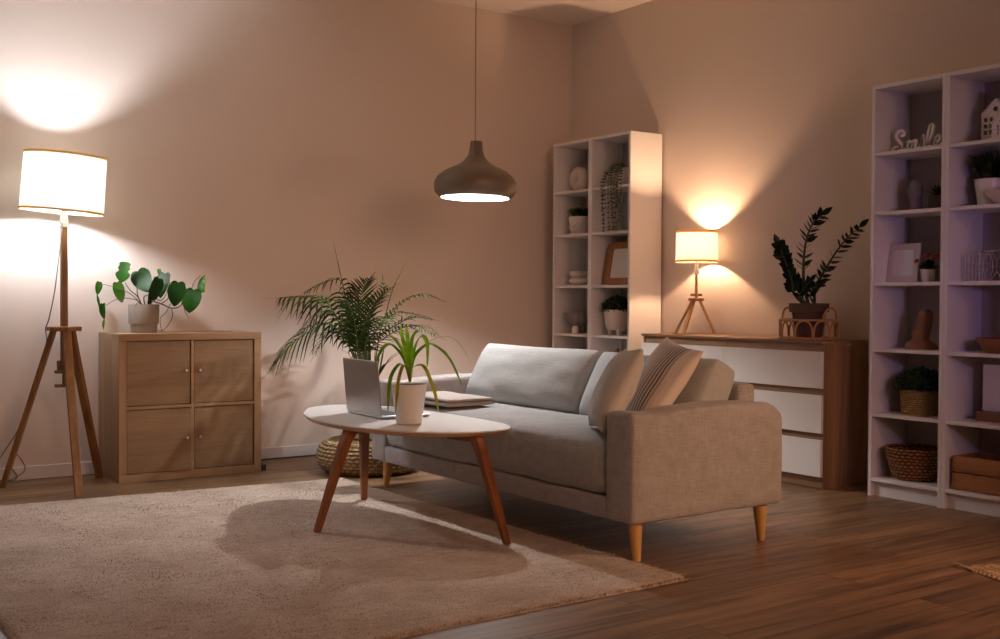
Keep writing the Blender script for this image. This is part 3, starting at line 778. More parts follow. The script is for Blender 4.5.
# spider plant in a white pot
pc = Vector((-2.62,-2.222,ZT+.001))
t = thing('spider_plant', 'bright green strap-leaved plant in a white pot on the coffee table', 'potted plant', pc)
D0 = depth(pc)
m = MB(); m.lathe([(.048,0),(.052,.003),(.054,.010),(.0725,.160),(.0735,.164),(.0715,.1655),(.070,.163),(.068,.152)], 40, cap1=False); m.build('pot', CERW, t, smooth=40)
m = MB(); m.lathe([(0,.163),(.02,.163),(.0690,.1605)], 28, cap0=False, cap1=False); m.build('soil', SOIL, t)
L = mk(4.26, 4.26, 330, 310, pc, D0); lv = MB()
B0 = L(341,306)
def sl(ctrl, w, mi=0, nd=(0,0,0)):
    q = spline([B0]+[L(*c) for c in ctrl], 5); n = len(q)
    ws = [w*(.55+.45*min(1, i/(n*.3))) * (1 if i < n*.6 else max(.04, 1-((i-n*.6)/(n*.4))**1.7)) for i in range(n)]
    nr = []
    for i in range(n):
        tg = (q[min(i+1,n-1)]-q[max(i-1,0)]).normalized(); nn = Vector((0,0,1))-fw*.55+Vector(nd); nr.append((nn-tg*nn.dot(tg)))
    lv.ribbon(q, nr, ws, .25, mi)
sl([(326,200,-.02),(308,120,-.03),(300,66,-.05)], .0085, 1)
sl([(332,190,0),(330,110,.02),(322,70,.04)], .0085, 1)
sl([(325,180,.03),(305,110,.05),(290,90,.06)], .0075, 1)
sl([(318,200,-.04),(285,130,-.07),(245,105,-.1)], .0075, 1)
sl([(315,210,-.02),(262,150,-.04),(225,165,-.06),(192,228,-.09)], .0105, 0)
sl([(320,200,.03),(275,125,.08),(240,110,.12),(200,150,.16),(165,190,.18)], .006, 0)
sl([(325,250,-.05),(296,232,-.09),(262,280,-.12),(250,350,-.13),(247,432,-.13)], .0085, 0)
sl([(328,255,-.06),(312,235,-.11),(292,300,-.135),(285,370,-.14),(278,440,-.14)], .0075, 2)
sl([(352,250,-.05),(395,238,-.08),(428,300,-.1),(450,370,-.1),(462,436,-.1)], .0085, 2)
sl([(350,210,-.02),(372,140,-.04),(395,112,-.06),(415,150,-.08),(414,242,-.09)], .0105, 1)
sl([(355,210,.02),(395,160,.03),(440,150,.04),(510,210,.05),(562,322,.05)], .0095, 0)
sl([(352,220,.02),(385,170,.05),(420,150,.08),(470,165,.1),(500,185,.1)], .006, 0)
sl([(350,215,.03),(400,150,.06),(470,115,.1),(540,130,.12),(600,225,.12)], .0022, 2)
sl([(345,200,.04),(350,120,.08),(380,90,.1),(400,110,.12)], .007, 0)
sl([(345,190,.0),(352,120,.0),(372,80,.0)], .007, 1)
lv.build('leaves', [leafmat('strap_leaf', srgb(84,128,34), srgb(118,164,48), .3, 20, .25), leafmat('bright_strap_leaf', srgb(110,168,30), srgb(150,204,54), .3, 20, .4), leafmat('yellowing_leaf', srgb(130,140,40), srgb(170,168,66), .4, 20, .3)], t, smooth=180)

# ------------------------------------------------------------------ rugs
rm_, nt, b = newmat('beige_pile')
tc = N(nt, 'ShaderNodeTexCoord')
na = N(nt, 'ShaderNodeTexNoise', i_Scale=3.2, i_Detail=5., i_Roughness=.65); nt.links.new(tc.outputs['Object'], na.inputs['Vector'])
nb_ = N(nt, 'ShaderNodeTexNoise', i_Scale=95., i_Detail=3., i_Roughness=.7); nt.links.new(tc.outputs['Object'], nb_.inputs['Vector'])
mpp = N(nt, 'ShaderNodeMapping'); mpp.inputs['Scale'].default_value = (12,30,1); nt.links.new(tc.outputs['Object'], mpp.inputs[0])
nc = N(nt, 'ShaderNodeTexNoise', i_Scale=1., i_Detail=4., i_Roughness=.7); nt.links.new(mpp.outputs[0], nc.inputs['Vector'])
c1_ = N(nt, 'ShaderNodeValToRGB'); c1_.color_ramp.elements[0].position = .3; c1_.color_ramp.elements[0].color = c4(srgb(190,170,156)); c1_.color_ramp.elements[1].position = .62; c1_.color_ramp.elements[1].color = c4(srgb(218,202,190))
nt.links.new(na.outputs[0], c1_.inputs[0])
c2_ = N(nt, 'ShaderNodeValToRGB'); c2_.color_ramp.elements[0].position = .28; c2_.color_ramp.elements[0].color = (.76,.74,.72,1); c2_.color_ramp.elements[1].position = .5; c2_.color_ramp.elements[1].color = (1,1,1,1)
nt.links.new(nc.outputs[0], c2_.inputs[0])
c3_ = N(nt, 'ShaderNodeValToRGB'); c3_.color_ramp.elements[0].position = .3; c3_.color_ramp.elements[0].color = (.80,.78,.76,1); c3_.color_ramp.elements[1].position = .6; c3_.color_ramp.elements[1].color = (1,1,1,1)
nt.links.new(nb_.outputs[0], c3_.inputs[0])
m1 = N(nt, 'ShaderNodeMix', data_type='RGBA', blend_type='MULTIPLY'); m1.inputs[0].default_value = 1; nt.links.new(c1_.outputs[0], m1.inputs[6]); nt.links.new(c2_.outputs[0], m1.inputs[7])
m2 = N(nt, 'ShaderNodeMix', data_type='RGBA', blend_type='MULTIPLY'); m2.inputs[0].default_value = 1; nt.links.new(m1.outputs[2], m2.inputs[6]); nt.links.new(c3_.outputs[0], m2.inputs[7])
nt.links.new(m2.outputs[2], b.inputs['Base Color']); b.inputs['Roughness'].default_value = 1; b.inputs['Specular IOR Level'].default_value = .05
bp = N(nt, 'ShaderNodeBump', i_Strength=.8, i_Distance=.012); nt.links.new(nb_.outputs[0], bp.inputs['Height']); nt.links.new(bp.outputs[0], b.inputs['Normal'])
RUGM = rm_
cor = [Vector((-4.33,-.735,0)), Vector((-2.262,-.915,0)), Vector((-2.216,-3.445,0)), Vector((-4.275,-3.475,0))]
t = thing('area_rug', 'large beige shaggy rug under the coffee table', 'rug', (-3.27,-2.15,0))
o_ = Vector((-3.27,-2.15,0)); m = MB(); rr = random.Random(3)
def bil(u, v): return (cor[3].lerp(cor[2], u)).lerp(cor[0].lerp(cor[1], u), v)-o_
NU, NV = 120, 150
def rf(u, v):
    p = bil(u, v); e_ = min(u, 1-u)*2.06; e2 = min(v, 1-v)*2.6; e_ = min(e_, e2)
    z = .0145*min(1, (e_/.018))**.5+.0016*noise.noise(p*24)+.0022*noise.noise(p*5)*min(1, e_/.1)
    j = .006*Vector((noise.noise(p*45), noise.noise(p*45+Vector((9,0,0))), 0)) if e_ < .02 else Vector((0,0,0))
    return Vector((p.x, p.y, max(.001, z)))+j
m.grid(rf, NU, NV)
m.grid(lambda u, v: bil(1-u, v)+Vector((0,0,.0006)), 1, 1)
m.build('rug_body', RUGM, t, smooth=180)
m = MB()
def tuft(p, ln, outv):
    a = rr.uniform(0, 2*pi); s_ = Vector((cos(a), sin(a), 0))*rr.uniform(.0018,.0032)
    tip = p+Vector((0,0,ln))+outv+Vector((rr.uniform(-1,1), rr.uniform(-1,1), 0))*.005
    m.add([p-s_, p+s_, tip], [(0,1,2)])
for k in range(5200):
    e_ = rr.choice((0,0,1,1,2,2,3)); s_ = rr.random()
    u, v = ((s_,0),(1,s_),(s_,1),(0,s_))[e_]
    ov = (Vector((0,-1,0)),Vector((1,0,0)),Vector((0,1,0)),Vector((-1,0,0)))[e_]
    p = bil(u, v)-ov*rr.uniform(0,.012); tuft(p+Vector((0,0,rr.uniform(.001,.008))), rr.uniform(.004,.011), ov*rr.uniform(0,.007))
for k in range(26000):
    p = bil(rr.uniform(.006,.994), rr.uniform(.006,.994))
    if any(((p+o_).xy-Vector(q)).length < .032 for q in ((-2.977,-2.101),(-2.473,-1.554),(-2.462,-2.704))): continue
    tuft(p+Vector((0,0,.0125)), rr.uniform(.003,.007), Vector((0,0,0)))
pl_ = m.build('pile', RUGM, t); pl_['kind'] = 'stuff'

t = thing('woven_mat', 'small straw-coloured woven mat with a fringed end lying on the bare floor', 'rug', (-1.292,-3.93,0))
MATM = woven('jute_mat', srgb(212,184,150), srgb(150,114,84), 40, .022, .6, True)
d1 = Vector((-.099,-.255,0)).normalized(); d2 = Vector((.955,-.37,0)).normalized()
d2 = Vector((-d1.y, d1.x, 0)); m = MB()
def mf(u, v):
    p = d1*(u*.9)+d2*(v*.55); z = .009*min(1, 30*min(u,1-u), 30*min(v,1-v)+.35)+.0035*abs(sin(v*.55*pi/.022))
    return Vector((p.x, p.y, max(.001, z)))
m.grid(mf, 40, 150); m.grid(lambda u, v: d1*((1-u)*.9)+d2*(v*.55)+Vector((0,0,.0005)), 1, 1)
m.build('mat_body', MATM, t, smooth=60)
m = MB()
for k in range(40):
    s_ = .004+.0135*k; p = d2*s_
    if s_ > .55: break
    q = [p+Vector((0,0,.006)), p-d1*.03+d2*rr.uniform(-.006,.006)+Vector((0,0,.006)), p-d1*(.06+rr.uniform(0,.02))+d2*rr.uniform(-.012,.012)+Vector((0,0,.004))]
    m.tube(q, [.004,.0035,.002], 5)
m.tube(spline([Vector((0,0,.006)), -d1*.03-d2*.008+Vector((0,0,.010)), -d1*.075-d2*.012+Vector((0,0,.012)), -d1*.10-d2*.004+Vector((0,0,.008))], 4), .005, 6)
m.build('fringe', plain('straw_fringe', srgb(206,172,136), .9), t, smooth=60)

# ------------------------------------------------------------------ pendant lamp
PD = 5.9
pc = at(475,198,PD)
t = thing('pendant_lamp', 'rounded taupe pendant lamp hanging from the ceiling', 'pendant lamp', pc)
S = PD/F_PX
prof = [(34.8,0),(37,1.2),(40.2,5),(41.5,10),(41.2,15),(38.5,20.5),(32,26),(24,30),(17.2,33),(12,37),(8.4,42),(6.8,48),(6.3,54.5),(6.0,56.5)]
prof = [(r*S, z*S) for r, z in prof]
inn = [(r-.006, z) for r, z in reversed(prof[:10])]
m = MB(); m.lathe(prof, 56, cap0=False, cap1=True)
m.lathe([(r-.006, z+.001) for r, z in reversed(prof[1:9])]+[(prof[0][0]-.004,.0005),(prof[0][0],0)], 56, cap0=False, cap1=False, mi=1)
sh = m.build('lamp_shade', [PEND, plain('white_shade_lining', (.6,.58,.56), .6)], t, smooth=60); sh.rotation_euler = (0, radians(1.4), 0)
PG = emit('pendant_glow', (1,.98,.96), 1800)
m = MB(); m.ball((0,0,.130), .036, 20, 12); m.lathe([(.02,.162),(.02,.165),(.03,.17),(.03,.20)], 16, mi=1)
m.build('bulb', [PG, SOCK], sh, smooth=60)
m = MB(); m.tube([(0,0,56*S),(0,0,H-pc.z-.03)], .0028, 8); m.build('cord', CORD, t, smooth=60)
m = MB(); m.lathe([(.05,H-pc.z-.03),(.052,H-pc.z-.025),(.052,H-pc.z-.001)], 28); m.build('ceiling_cup', PEND, t, smooth=40)

# ------------------------------------------------------------------ sideboard
sy0, sy1, sh_, sd_ = -2.526, -1.176, .758, .389
t = thing('sideboard', 'low oak sideboard with white drawers under the small table lamp', 'sideboard', (-sd_, sy0, 0))
W = sy1-sy0; Dp = sd_-.016
m = MB(); m.box((.0,0,sh_-.014),(Dp,W,sh_)); m.build('top', SBY, t, bevel=.0015)
for ya in (0, W-.016):
    box1((.0195,ya,0),(Dp,ya+.016,sh_-.0142)).build('side_panel', SBV, t, bevel=.001)
m = MB(); m.box((.03,.0165,.004),(.045,W-.0165,.0635)); m.box((.055,.016,.05),(Dp-.006,W-.016,.064)); m.box((Dp-.006,.016,.05),(Dp,W-.016,sh_-.0145)); m.box((.0205,W/2-.010,.064),(Dp-.006,W/2+.010,sh_-.0145))
m.box((.024,.0165,.064),(.030,W/2-.0105,sh_-.0145)); m.box((.024,W/2+.0105,.064),(.030,W-.0165,sh_-.0145))
m.build('carcass', SBY, t)
for (z0, z1) in ((.065,.253),(.288,.481),(.516,.703)):
    for (ya, yb) in ((.0005, W/2-.0012),(W/2+.0012, W-.0005)):
        box1((.001,ya,z0),(.0185,yb,z1)).build('drawer', SBW, t, bevel=.001)

# table lamp
pc = Vector((-.142,-1.392,sh_+.001))
t = thing('table_lamp', 'small tripod table lamp with a glowing shade on the sideboard', 'table lamp', pc)
SHADE2 = shademat('cream_shade_fabric', (.95,.94,.91), .85)
zb = lambda v: 0
drum_lamp(t, .125, .123, 1.190-pc.z, 1.375-pc.z, .008, 1.114-pc.z, 1.262-pc.z, .024, SHADE2, emit('table_bulb_glow', (1,.60,.34), 1750))
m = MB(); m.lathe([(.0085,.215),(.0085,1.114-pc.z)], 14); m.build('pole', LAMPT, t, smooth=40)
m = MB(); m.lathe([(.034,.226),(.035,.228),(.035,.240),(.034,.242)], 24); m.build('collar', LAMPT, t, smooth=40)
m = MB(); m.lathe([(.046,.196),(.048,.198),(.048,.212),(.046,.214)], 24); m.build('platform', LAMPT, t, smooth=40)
feet = [Vector((cos(a), sin(a), 0))*.128 for a in (radians(118), radians(190), radians(286))]
for fpos in feet:
    dr = fpos.normalized(); tp = dr*.026+Vector((0,0,.196)); sd = Vector((-dr.y, dr.x, 0)); m = MB(); vs = []
    for p in (fpos, tp):
        for s1, s2 in ((-1,-1),(1,-1),(1,1),(-1,1)): vs.append(p+sd*.0095*s1+dr*.007*s2)
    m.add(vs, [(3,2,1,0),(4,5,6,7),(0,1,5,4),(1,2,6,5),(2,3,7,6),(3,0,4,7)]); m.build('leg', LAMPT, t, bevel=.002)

# rattan tray and the dark plant in it
pc = Vector((-.212,-2.298,sh_+.001))
t = thing('rattan_basket', 'round rattan basket of cane arches on the sideboard', 'basket', pc)
m = MB(); n_ = 40; R1 = .152
ring = lambda r, z: [(r*cos(2*pi*i/n_), r*sin(2*pi*i/n_), z) for i in range(n_)]
m.lathe([(.001,.003),(R1-.004,.003),(R1-.004,.010),(.001,.010)], 40, cap0=False, cap1=False)
m.tube(ring(R1,.0055), .0055, 8, closed=True); m.build('base', RATT, t, smooth=60)
m = MB()
for k in range(10):
    a0 = 2*pi*(k+.03)/10+.2; a1 = 2*pi*(k+.97)/10+.2; am = (a0+a1)/2
    q = []
    for i in range(17):
        s_ = i/16; th = pi*s_
        a = am+(a0-am)*cos(th)*1.0; z = .012+.086*max(0, sin(th))**.62
        q.append((R1*cos(a), R1*sin(a), z))
    m.tube(q, .0054, 7)
m.build('arches', RATT, t, smooth=60)
m = MB(); m.tube(ring(R1,.1015), .005, 8, closed=True); m.build('rim', RATT, t, smooth=60)
vdir = Vector((rt.x, rt.y, 0))
for s_ in (1, -1):
    aa = math.atan2(-fw.y, -fw.x)+.55+(pi if s_ < 0 else 0)
    q = []
    for i in range(15):
        th = pi*i/14; a = aa+.33*cos(th); q.append((R1*cos(a), R1*sin(a), .103+.062*sin(th)))
    m = MB(); m.tube(q, .0056, 7); m.build('handle', RATT, t, smooth=60)
pz = pc+Vector((0,0,.0115))
t = thing('dark_leaved_plant', 'tall dark plant with thick upright stems in a brown pot on the sideboard', 'potted plant', pz)
D0 = depth(pz)
m = MB(); m.lathe([(.064,0),(.067,.004),(.089,.128),(.0915,.130),(.102,.131),(.103,.134),(.1045,.176),(.102,.178),(.096,.177),(.094,.160)], 40, cap1=False); m.build('pot', TERRA, t, smooth=40)
m = MB(); m.lathe([(0,.160),(.095,.162)], 28, cap0=False, cap1=False); m.build('soil', SOIL, t)
L = mk(4.26, 4.26, 660, 200, pz, D0); stm = MB(); lv = MB(); rz = random.Random(9)
def zz(ctrl, n, w, ln, lf, rs, ang=1.0, r0=.010, flat=.0):
    q = spline(ctrl, 10); N_ = len(q)
    stm.tube(q, [r0*(1-.75*i/(N_-1)) for i in range(N_)], 8)
    for k in range(n):
        s_ = .30+.68*(k+.5)/n; i = min(N_-2, int(s_*(N_-1))); p = q[i]; tg = (q[i+1]-q[i]).normalized()
        for sg in (-1, 1):
            side = Vector(rt2)*sg*(lf if sg < 0 else rs)+fw*rz.uniform(-.7,.2)
            if side.length < .05: continue
            side = (side-tg*side.dot(tg)).normalized()
            l = ln*rz.uniform(.85,1.1)*(1 if s_ < .85 else .8)
            d = (side*ang+tg*.75).normalized()
            tip = p+d*l
            blade(lv, p, tip, ((-fw)*(1-flat)+Vector((0,0,rz.uniform(-.2,.5)+flat))+side*rz.uniform(-.3,.3)), w, OVAL, -.06, .2)
    tg = (q[-1]-q[-3]).normalized()
    blade(lv, q[-1], q[-1]+tg*ln*1.05, -fw+Vector((0,0,.3)), w, OVAL, .0, .2)
zz([Vector((-.03,-.01,.16)), L(572,400,-.01), L(556,330,-.02), L(525,240,-.03), L(505,190,-.03)], 15, .0175,   .060, .8, 1.0)
zz([Vector((0,.0,.16)), L(614,360,-.01), L(612,260,-.02), L(626,160,-.03), L(655,95,-.05), L(690,64,-.07)], 14, .0160, .066, 1.0, .5, flat=.6)
zz([Vector((.03,-.01,.16)), L(660,380,-.03), L(690,320,-.06), L(735,245,-.10), L(790,170,-.15), L(850,115,-.2)], 12, .0145, .062, 1.0, .6, flat=.55)
zz([Vector((-.02,-.03,.16)), L(595,410,-.04), L(620,370,-.07), L(640,345,-.08)], 6, .012, .045, 1.0, 1.0, r0=.006)
zz([Vector((.02,-.03,.16)), L(640,410,-.05), L(660,370,-.09), L(690,350,-.13)], 6, .011, .042, 1.0, 1.0, r0=.006)
zz([Vector((-.01,.03,.16)), L(605,400,.01), L(592,370,.02), L(590,340,.03)], 5, .011, .042, 1.0, 1.0, r0=.006)
stm.build('stems', plain('dark_plant_stem', srgb(44,56,34), .45, var=.2, vscale=30.), t, smooth=60)
lv.build('leaves', leafmat('glossy_dark_leaf', srgb(18,34,22), srgb(34,54,34), .28, 12), t, smooth=180, subsurf=1)

# ------------------------------------------------------------------ bookcases
PEG, nt, b = newmat('drilled_white_panel')
tc = N(nt, 'ShaderNodeTexCoord'); sp = N(nt, 'ShaderNodeSeparateXYZ'); nt.links.new(tc.outputs['Object'], sp.inputs[0])
def MT(op, a, b_=None):
    n = N(nt, 'ShaderNodeMath', operation=op)
    for k, q in enumerate((a, b_)):
        if q is None: continue
        if isinstance(q, (int, float)): n.inputs[k].default_value = q
        else: nt.links.new(q, n.inputs[k])
    return n.outputs[0]
dx = MT('MINIMUM', MT('ABSOLUTE', MT('SUBTRACT', sp.outputs[0], .037)), MT('ABSOLUTE', MT('SUBTRACT', sp.outputs[0], .232)))
dz = MT('ABSOLUTE', MT('MULTIPLY', MT('SUBTRACT', MT('FRACT', MT('DIVIDE', sp.outputs[2], .032)), .5), .032))
inside = MT('MULTIPLY', MT('MULTIPLY', MT('GREATER_THAN', sp.outputs[1], .012), MT('LESS_THAN', sp.outputs[1], .384)), MT('LESS_THAN', MT('ADD', MT('MULTIPLY', dx, dx), MT('MULTIPLY', dz, dz)), .0026**2))
mx = N(nt, 'ShaderNodeMix', data_type='RGBA'); mx.inputs[6].default_value = (.76,.74,.74,1); mx.inputs[7].default_value = (.2,.18,.17,1)
nt.links.new(inside, mx.inputs[0]); nt.links.new(mx.outputs[2], b.inputs['Base Color']); b.inputs['Roughness'].default_value = .42
def bookcase(label, x_front, x_back, ya, yb, levels, group=None):
    """levels: tops of the shelves from the bottom one up; ya is the right-hand (lower y) side"""
    t = thing('bookcase', label, 'bookcase', (x_front, ya, 0))
    D = x_back-x_front; W = yb-ya; th = .0185
    for yy in (0.0004, W-th-.0004):
        m = MB(); m.box((0,yy,0),(D,yy+th,2.02))
        m.build('side_panel', PEG, t, bevel=.001)
    box1((.001,th+.0006,2.02-th),(D-.004,W-th-.0006,2.02)).build('top', WHITE, t, bevel=.001)
    box1((D-.004,.0012,.03),(D-.0005,W-.0012,2.019)).build('back_panel', BACKP, t)
    box1((.028,th+.0006,.0),(.042,W-th-.0006,levels[0]-.0175)).build('plinth', WHITE, t, bevel=.001)
    for i, z in enumerate(levels):
        box1((.0008 if i == 0 else .004,th+.001,z-.0172),(D-.0045,W-th-.001,z)).build('shelf', WHITE, t, bevel=.001)
    return t
LV = [.092,.411,.730,1.055,1.400,1.691]
GB = None
bookcase('white bookcase next to the sideboard, with the Smile sign on its top shelf', -.301, -.016, -3.148, -2.745, LV)
bookcase('white bookcase with the house ornaments on top and the wooden crate at its foot', -.301, -.016, -3.556, -3.1485, LV)
bookcase('white corner bookcase holding the ring-shaped vase and fluted bowl', -.284, -.016, -.5555, -.160, LV)
bookcase('white corner bookcase holding the trailing vine, its side lit by the table lamp', -.284, -.016, -.951, -.556, LV)
EPS = .0012
# ---- right bookcase, left column
t = thing('smile_sign', 'white script sign reading Smile on the top shelf', 'sign', (-.205,-2.782,LV[5]+EPS+.0025))
FY = Matrix(((0,0,1,0),(-1,0,0,0),(0,1,0,0),(0,0,0,1)))   # local x -> -y, local y -> up, local z -> +x
def stroke(pts, w, T, d=.011, n=6):
    """a flat letter stroke swept with width w and cut d thick"""
    q = spline([(x,y,0) for x,y in pts], n); m = MB(); N_ = len(q); vs = []
    for i, p in enumerate(q):
        tg = (q[min(i+1,N_-1)]-q[max(i-1,0)]).normalized(); sd = Vector((-tg.y, tg.x, 0))
        for z in (0, d):
            vs += [p+sd*w/2+Vector((0,0,z)), p-sd*w/2+Vector((0,0,z))]
    fs = []
    for i in range(N_-1):
        a = i*4; b_ = a+4
        fs += [(a,b_,b_+1,a+1),(a+2,a+3,b_+3,b_+2),(a,a+2,b_+2,b_),(a+1,b_+1,b_+3,a+3)]
    fs += [(0,1,3,2),((N_-1)*4,(N_-1)*4+2,(N_-1)*4+3,(N_-1)*4+1)]
    m.add(vs, fs, 0, T); return m
kx, kz = .298/745, .298/745     # scale of the traced letters (745 units wide)
def lt(pts): return [((x-160)*kx*1.02, (500-y)*kz*.80) for x, y in pts]
SIGN = plain('white_sign_board', (.86,.83,.80), .55)
Sx = lambda y, x: y
def base(x): return 512-(x-165)*.085     # the shelf edge climbs in the photo: take that slope out
def gl(pts): return [((x-160)*kx*.94+.006, max(.0065, (base(x)-y)*kz*.87)) for x, y in pts]
letters = [
    [[(300,272),(338,270),(352,238),(330,205),(285,200),(242,228),(228,280),(255,330),(305,385),(330,430),(310,470),(255,492),(200,490),(178,462),(205,436),(255,425)]],
    [[(330,490),(352,430),(366,362),(368,420),(366,486)],[(368,440),(400,375),(432,350),(440,390),(424,482)],[(432,440),(470,370),(510,342),(525,370),(512,430),(520,475),(545,462)]],
    [[(556,462),(592,410),(618,325),(612,400),(606,462)],[(634,318),(630,400),(628,440),(660,452)],[(622,274),(638,282),(622,288)]],
    [[(655,440),(700,390),(752,270),(770,180),(752,132),(722,165),(700,250),(690,340),(700,420),(735,440),(765,420)]],
    [[(775,400),(830,372),(868,330),(850,282),(815,310),(795,370),(812,420),(860,425),(905,395)]],
]
for strokes in letters:
    mm = MB()
    for s_ in strokes:
        q = stroke(gl(s_), .0125, FY); o0 = len(mm.v); mm.v += q.v; mm.f += [[i+o0 for i in f] for f in q.f]; mm.m += q.m
    mm.build('letter', SIGN, t)

# bust
pc = Vector((-.17,-2.906,LV[4]+EPS))
GREY = plain('grey_stone', srgb(128,116,120), .8, var=.1, vscale=25., bump=.15)
m = MB()
prof = [(.030,0),(.032,.004),(.030,.03),(.026,.055),(.025,.065)]
m.lathe(prof, 24)
fd = Vector((-.75,.66,0)).normalized()
def hd(d):
    k = 1.0; f = d.dot(fd); sdv = d.cross(fd).z
    k += .12*max(0, f)**3*(1 if d.z < .3 else .6)
    k += .20*math.exp(-((sdv/.13)**2+((d.z+.02)/.16)**2))*(f > .5)      # nose
    k -= .16*math.exp(-(((abs(sdv)-.32)/.13)**2+((d.z-.14)/.12)**2))*(f > .4)   # eye sockets
    k += .05*math.exp(-((sdv/.22)**2+((d.z+.42)/.09)**2))*(f > .4)      # lips
    k += .06*math.exp(-((sdv/.25)**2+((d.z+.72)/.15)**2))*(f > .2)      # chin
    return k
m.ball((0,0,.100), .046, 40, 32, sc=(.78,.78,1.22), fn=hd)
for s_ in (-1,1):
    e0 = fd.cross(Vector((0,0,1)))*s_*.040-fd*.004+Vector((0,0,.104)); m.ball(e0, .012, 10, 8, sc=(.6,.6,1))
o = m.build('head_bust', GREY, None, smooth=60, loc=pc); tag(o, 'small grey stone head bust on the shelf below the Smile sign', 'figurine')
# succulent
pc = Vector((-.17,-3.03,LV[4]+EPS))
t = thing('spiky_succulent', 'spiky succulent in a dark square pot beside the grey bust', 'potted plant', pc)
m = MB(); m.prism([(-.034,-.034),(.034,-.034),(.034,.034),(-.034,.034)], 0, .070); m.build('pot', plain('dark_stone_pot', srgb(74,64,58), .8), t, bevel=.004)
DG = leafmat('shelf_dark_green', srgb(30,42,26), srgb(52,70,40), .5, 20)
lv = MB(); rr2 = random.Random(2)
for k in range(22):
    a = k*2.4; e_ = .35+.9*(k/22); d = Vector((cos(a)*cos(e_), sin(a)*cos(e_), sin(e_))); l = rr2.uniform(.055,.08)
    blade(lv, Vector((0,0,.068)), Vector((0,0,.068))+d*l, Vector((0,0,1))-d*.5, .0085, [.6,.9,1,.85,.6,.3,.03], -.05, .3)
lv.build('leaves', DG, t, smooth=180)
# picture frame leaning at the back
t = thing('picture_frame', 'pinkish white picture frame leaning behind the red flowers', 'picture frame', (-.205,-2.7655,LV[3]+EPS+.0025), 0)

Wf, Hf, bw = .175, .19, .03
m = MB()
m.box((0,-Wf,0),(.012,0,bw)); m.box((0,-Wf,Hf-bw),(.012,0,Hf)); m.box((0,-Wf,bw),(.012,-Wf+bw,Hf-bw)); m.box((0,-bw,bw),(.012,0,Hf-bw))
fr = m.build('frame_border', plain('pale_frame', (.58,.52,.52), .5), t, bevel=.002); fr.rotation_euler = (0, radians(9), 0)
m = MB(); m.box((.005,-Wf+bw,bw),(.010,-bw,Hf-bw)); q = m.build('picture', plain('white_print', (.72,.70,.74), .5), t); q.rotation_euler = (0, radians(9), 0)
# flowers
pc = Vector((-.20,-2.998,LV[3]+EPS))
t = thing('potted_red_flowers', 'little red flowers in a small white pot', 'potted plant', pc)
m = MB(); m.lathe([(.026,0),(.028,.003),(.036,.056),(.036,.060),(.032,.060),(.031,.052)], 24, cap1=False); m.build('pot', CERB, t, smooth=40)
m = MB(); m.lathe([(0,.053),(.0318,.053)], 16, cap0=False, cap1=False); m.build('soil', SOIL, t)
lv = MB(); PETAL = leafmat('red_petal', srgb(112,40,30), srgb(146,62,44), .6, 30)
for k in range(60):
    a = rr2.uniform(0,2*pi); e_ = rr2.uniform(.25,1.5); d = Vector((cos(a)*cos(e_), sin(a)*cos(e_), sin(e_)*.8)); p = Vector((0,0,.055)); l = rr2.uniform(.03,.06)
    lv.tube([p, p+d*l], [.0012,.0008], 4)
    for j in range(2):
        d2_ = (d+Vector((rr2.uniform(-.7,.7), rr2.uniform(-.7,.7), rr2.uniform(-.2,.7)))).normalized(); blade(lv, p+d*l*.8, p+d*l*.8+d2_*.018, Vector((0,0,1)), .006, OVAL, 0, .2)
for (yy, zz_, xx) in ((.045,.098,-.02),(-.018,.125,-.02),(-.044,.11,-.01),(-.03,.118,.01),(.02,.116,.01),(-.05,.12,.0)):
    fl = MB()
    for k in range(9):
        a = k*2*pi/9*1.0; c_ = Vector((xx, yy, zz_)); d = Vector((-.4+.4*cos(a), sin(a), .7*cos(a)+.2)).normalized()
        blade(fl, c_, c_+d*.014, Vector((-1,0,.4)), .006, [.5,.9,1,.8,.3], .1, .1)
    fl.build('flower', PETAL, t, smooth=180)
lv.build('leaves', DG, t, smooth=180)
# stone face figurine
pc = Vector((-.17,-2.945,LV[2]+EPS)); m = MB()
CLAY = plain('brown_clay', srgb(136,90,64), .85, var=.12, vscale=18., bump=.2, bscale=60.)
def sec(z, cy, ry, rx, n=24, pw=2.6):
    o = []
    for i in range(n):
        a = 2*pi*i/n; c_, s_ = cos(a), sin(a)
        o.append(Vector((rx*math.copysign(abs(s_)**(2/pw), s_), cy+ry*math.copysign(abs(c_)**(2/pw), c_), z)))
    return o
# y is positive to the left in the photo (the face looks that way)
lay = [(0,0,.080,.058),(.012,0,.079,.057),(.026,.002,.070,.052),(.036,.003,.056,.046),(.043,.001,.038,.038),(.050,.000,.034,.036),(.056,.002,.037,.038),(.061,.0005,.0345,.037),(.0645,.002,.0375,.038),(.068,.0005,.035,.037),(.072,.0035,.0405,.038),(.078,.002,.041,.038),(.095,-.006,.038,.038),(.112,-.013,.034,.037),(.121,-.018,.031,.036),(.126,-.0195,.030,.037),(.130,-.0165,.0345,.040),(.138,-.0180,.0345,.040),(.155,-.020,.033,.038),(.175,-.021,.031,.035),(.186,-.022,.026,.028),(.192,-.023,.014,.016)]
vs = []; n_ = 24
for z, cy, ry, rx in lay: vs += sec(z, cy, ry, rx)
fs = [(j*n_+i, j*n_+(i+1)%n_, (j+1)*n_+(i+1)%n_, (j+1)*n_+i) for j in range(len(lay)-1) for i in range(n_)]+[tuple(range(n_-1,-1,-1)), tuple(range((len(lay)-1)*n_, len(lay)*n_))]
m.add(vs, [tuple(reversed(f)) for f in fs])
m.prism([(-.006,-.01),(.006,-.01),(.008,.006),(-.008,.006)], 0, .052, T=tr(0,.041,.072) @ rot('X', 20))
o = m.build('stone_face_figurine', CLAY, None, smooth=50, loc=pc); tag(o, 'brown clay figurine of a long-nosed stone face on a shelf', 'figurine')
